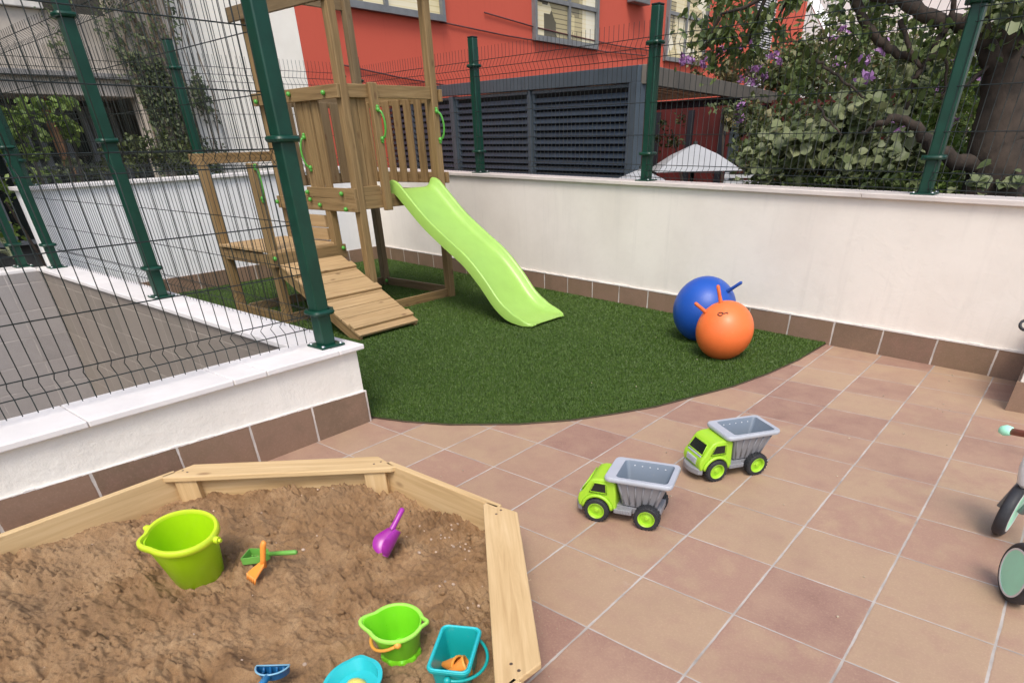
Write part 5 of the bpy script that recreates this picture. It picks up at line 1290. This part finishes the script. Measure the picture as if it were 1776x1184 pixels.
shrub('hedge', 'tall dark hedge filling the garden behind the bougainvillea', [(1400, 250, 10.2, 110, 70, .8, 2600), (1540, 230, 10.2, 110, 110, .8, 3400), (1680, 200, 10.2, 120, 150, .8, 4200), (1820, 180, 10.2, 120, 170, .8, 3600), (1480, 330, 9.6, 200, 60, .6, 2000), (1700, 330, 9.6, 200, 60, .6, 2000)], .095, LF_DRK, cat='hedge')
shrub('climber', 'leafy climber hanging beside the red garden fence under the pergola', [(1300, 230, 8.9, 34, 50, .3, 380), (1285, 280, 8.6, 22, 45, .3, 220), (1340, 250, 9.0, 30, 45, .3, 340), (1165, 225, 9.6, 30, 30, .2, 160), (1255, 190, 9.3, 60, 12, .2, 160)], .06, LF_DRK, cat='climbing plant')
# vines and plants on the left
vn = empty('wall_vine', (-8.6, 3.0, -1.2), 'green creeper covering the beige pillar behind the back wall', 'climbing plant')
def onface(n, y0, y1, z0, z1, x, dens):
    y = rng.uniform(y0, y1, n*3); z = rng.uniform(z0, z1, n*3); k = fbm(y*1.0+5, z*1.0+5, 2.2, 5, 77, .6)+.14*rng.random(n*3)+.09-.22*np.clip(1-np.minimum(np.minimum(y-y0, y1-y)/.25, np.minimum(z-z0+.3, z1-z)/.6), 0, 1); keep = k > dens
    y, z = y[keep][:n], z[keep][:n]; return np.c_[x+rng.uniform(.01, .12, len(y)), y, z]
Cn = np.concatenate([onface(4200, 2.62, 3.55, .2, 2.3, -8.72, .50), onface(1800, 2.4, 3.5, 2.0, 5.5, -8.72, .57), onface(600, 1.9, 2.9, 2.2, 3.4, -8.78, .58), onface(400, 3.4, 3.8, .6, 2.2, -9.0, .62)])
leafmesh('foliage', Cn, .055, LF_VIN, vn, 'diamond', .5, (1, 0, .2))
g = MB()
for k in range(16):
    y = random.uniform(2.75, 3.5); pts = [(-8.69, y, -1.2)]
    for z in np.arange(-.6, 4.6, .5): y += random.gauss(0, .06); pts.append((-8.70+.01*random.random(), min(max(y, 2.6), 3.7), z))
    g.tube(pts, random.uniform(.006, .014), 5)
g.build('stems', plain('vine_stem', (.16, .12, .08), .9, .3, 20), vn, smooth=True)
def lshrub(label, rows, size, mat, shape='oval', stems=True):
    shrub('shrub', label, rows, size, mat, shape, stems=stems)
lshrub('leafy green shrub in front of the dark windows at the left edge', [(40, 230, 8.3, 60, 45, .4, 420), (100, 200, 8.4, 60, 22, .3, 260), (60, 280, 8.0, 70, 34, .4, 420), (125, 235, 8.3, 22, 16, .2, 70), (10, 350, 7.8, 60, 60, .4, 420)], .075, LF_BRT)
lshrub('low dark shrub just over the coping of the back wall', [(230, 268, 9.0, 50, 26, .3, 420), (300, 262, 9.0, 40, 30, .3, 380), (150, 290, 8.9, 60, 20, .3, 300), (330, 285, 8.9, 30, 16, .2, 160)], .06, LF_DRK, stems=False)
g = MB(); p0_ = Vector(atd(31, 452, 8.2)); o = empty('banana_plant', (p0_.x, p0_.y, -1.2), 'pale broad curved leaves of a plant behind the far low wall', 'plant')
for k, (a, b_, c_) in enumerate((((30, 450, 8.2), (8, 418, 8.2), (-20, 395, 8.1)), ((32, 454, 8.2), (12, 440, 8.2), (-15, 436, 8.1)))):
    P = catmull([atd(*a), atd(*b_), atd(*c_)], 6); vs = []; m_ = len(P)
    for i, q in enumerate(P):
        wv = .035*math.sin(math.pi*min(1, (i+.5)/m_))+.006; vs += [(q[0], q[1]-wv, q[2]+.02), (q[0]+.02, q[1], q[2]), (q[0], q[1]+wv, q[2]+.02)]
    g = MB(); g.add(vs, [(i*3+j, i*3+j+1, i*3+j+4, i*3+j+3) for i in range(m_-1) for j in (0, 1)]); x_ = g.build('leaf', plain('broad_leaf', (.30, .33, .20), .5, .2, 6), o, smooth=True)
    sdm = x_.modifiers.new('thick', 'SOLIDIFY'); sdm.thickness = .004
g = MB(); g.tube([(p0_.x, p0_.y, -1.2), (p0_.x, p0_.y, -.4), tuple(atd(31, 452, 8.2))], [.05, .04, .02], 8); g.build('stem', plain('plant_stem', (.2, .22, .1), .7), o, smooth=True)
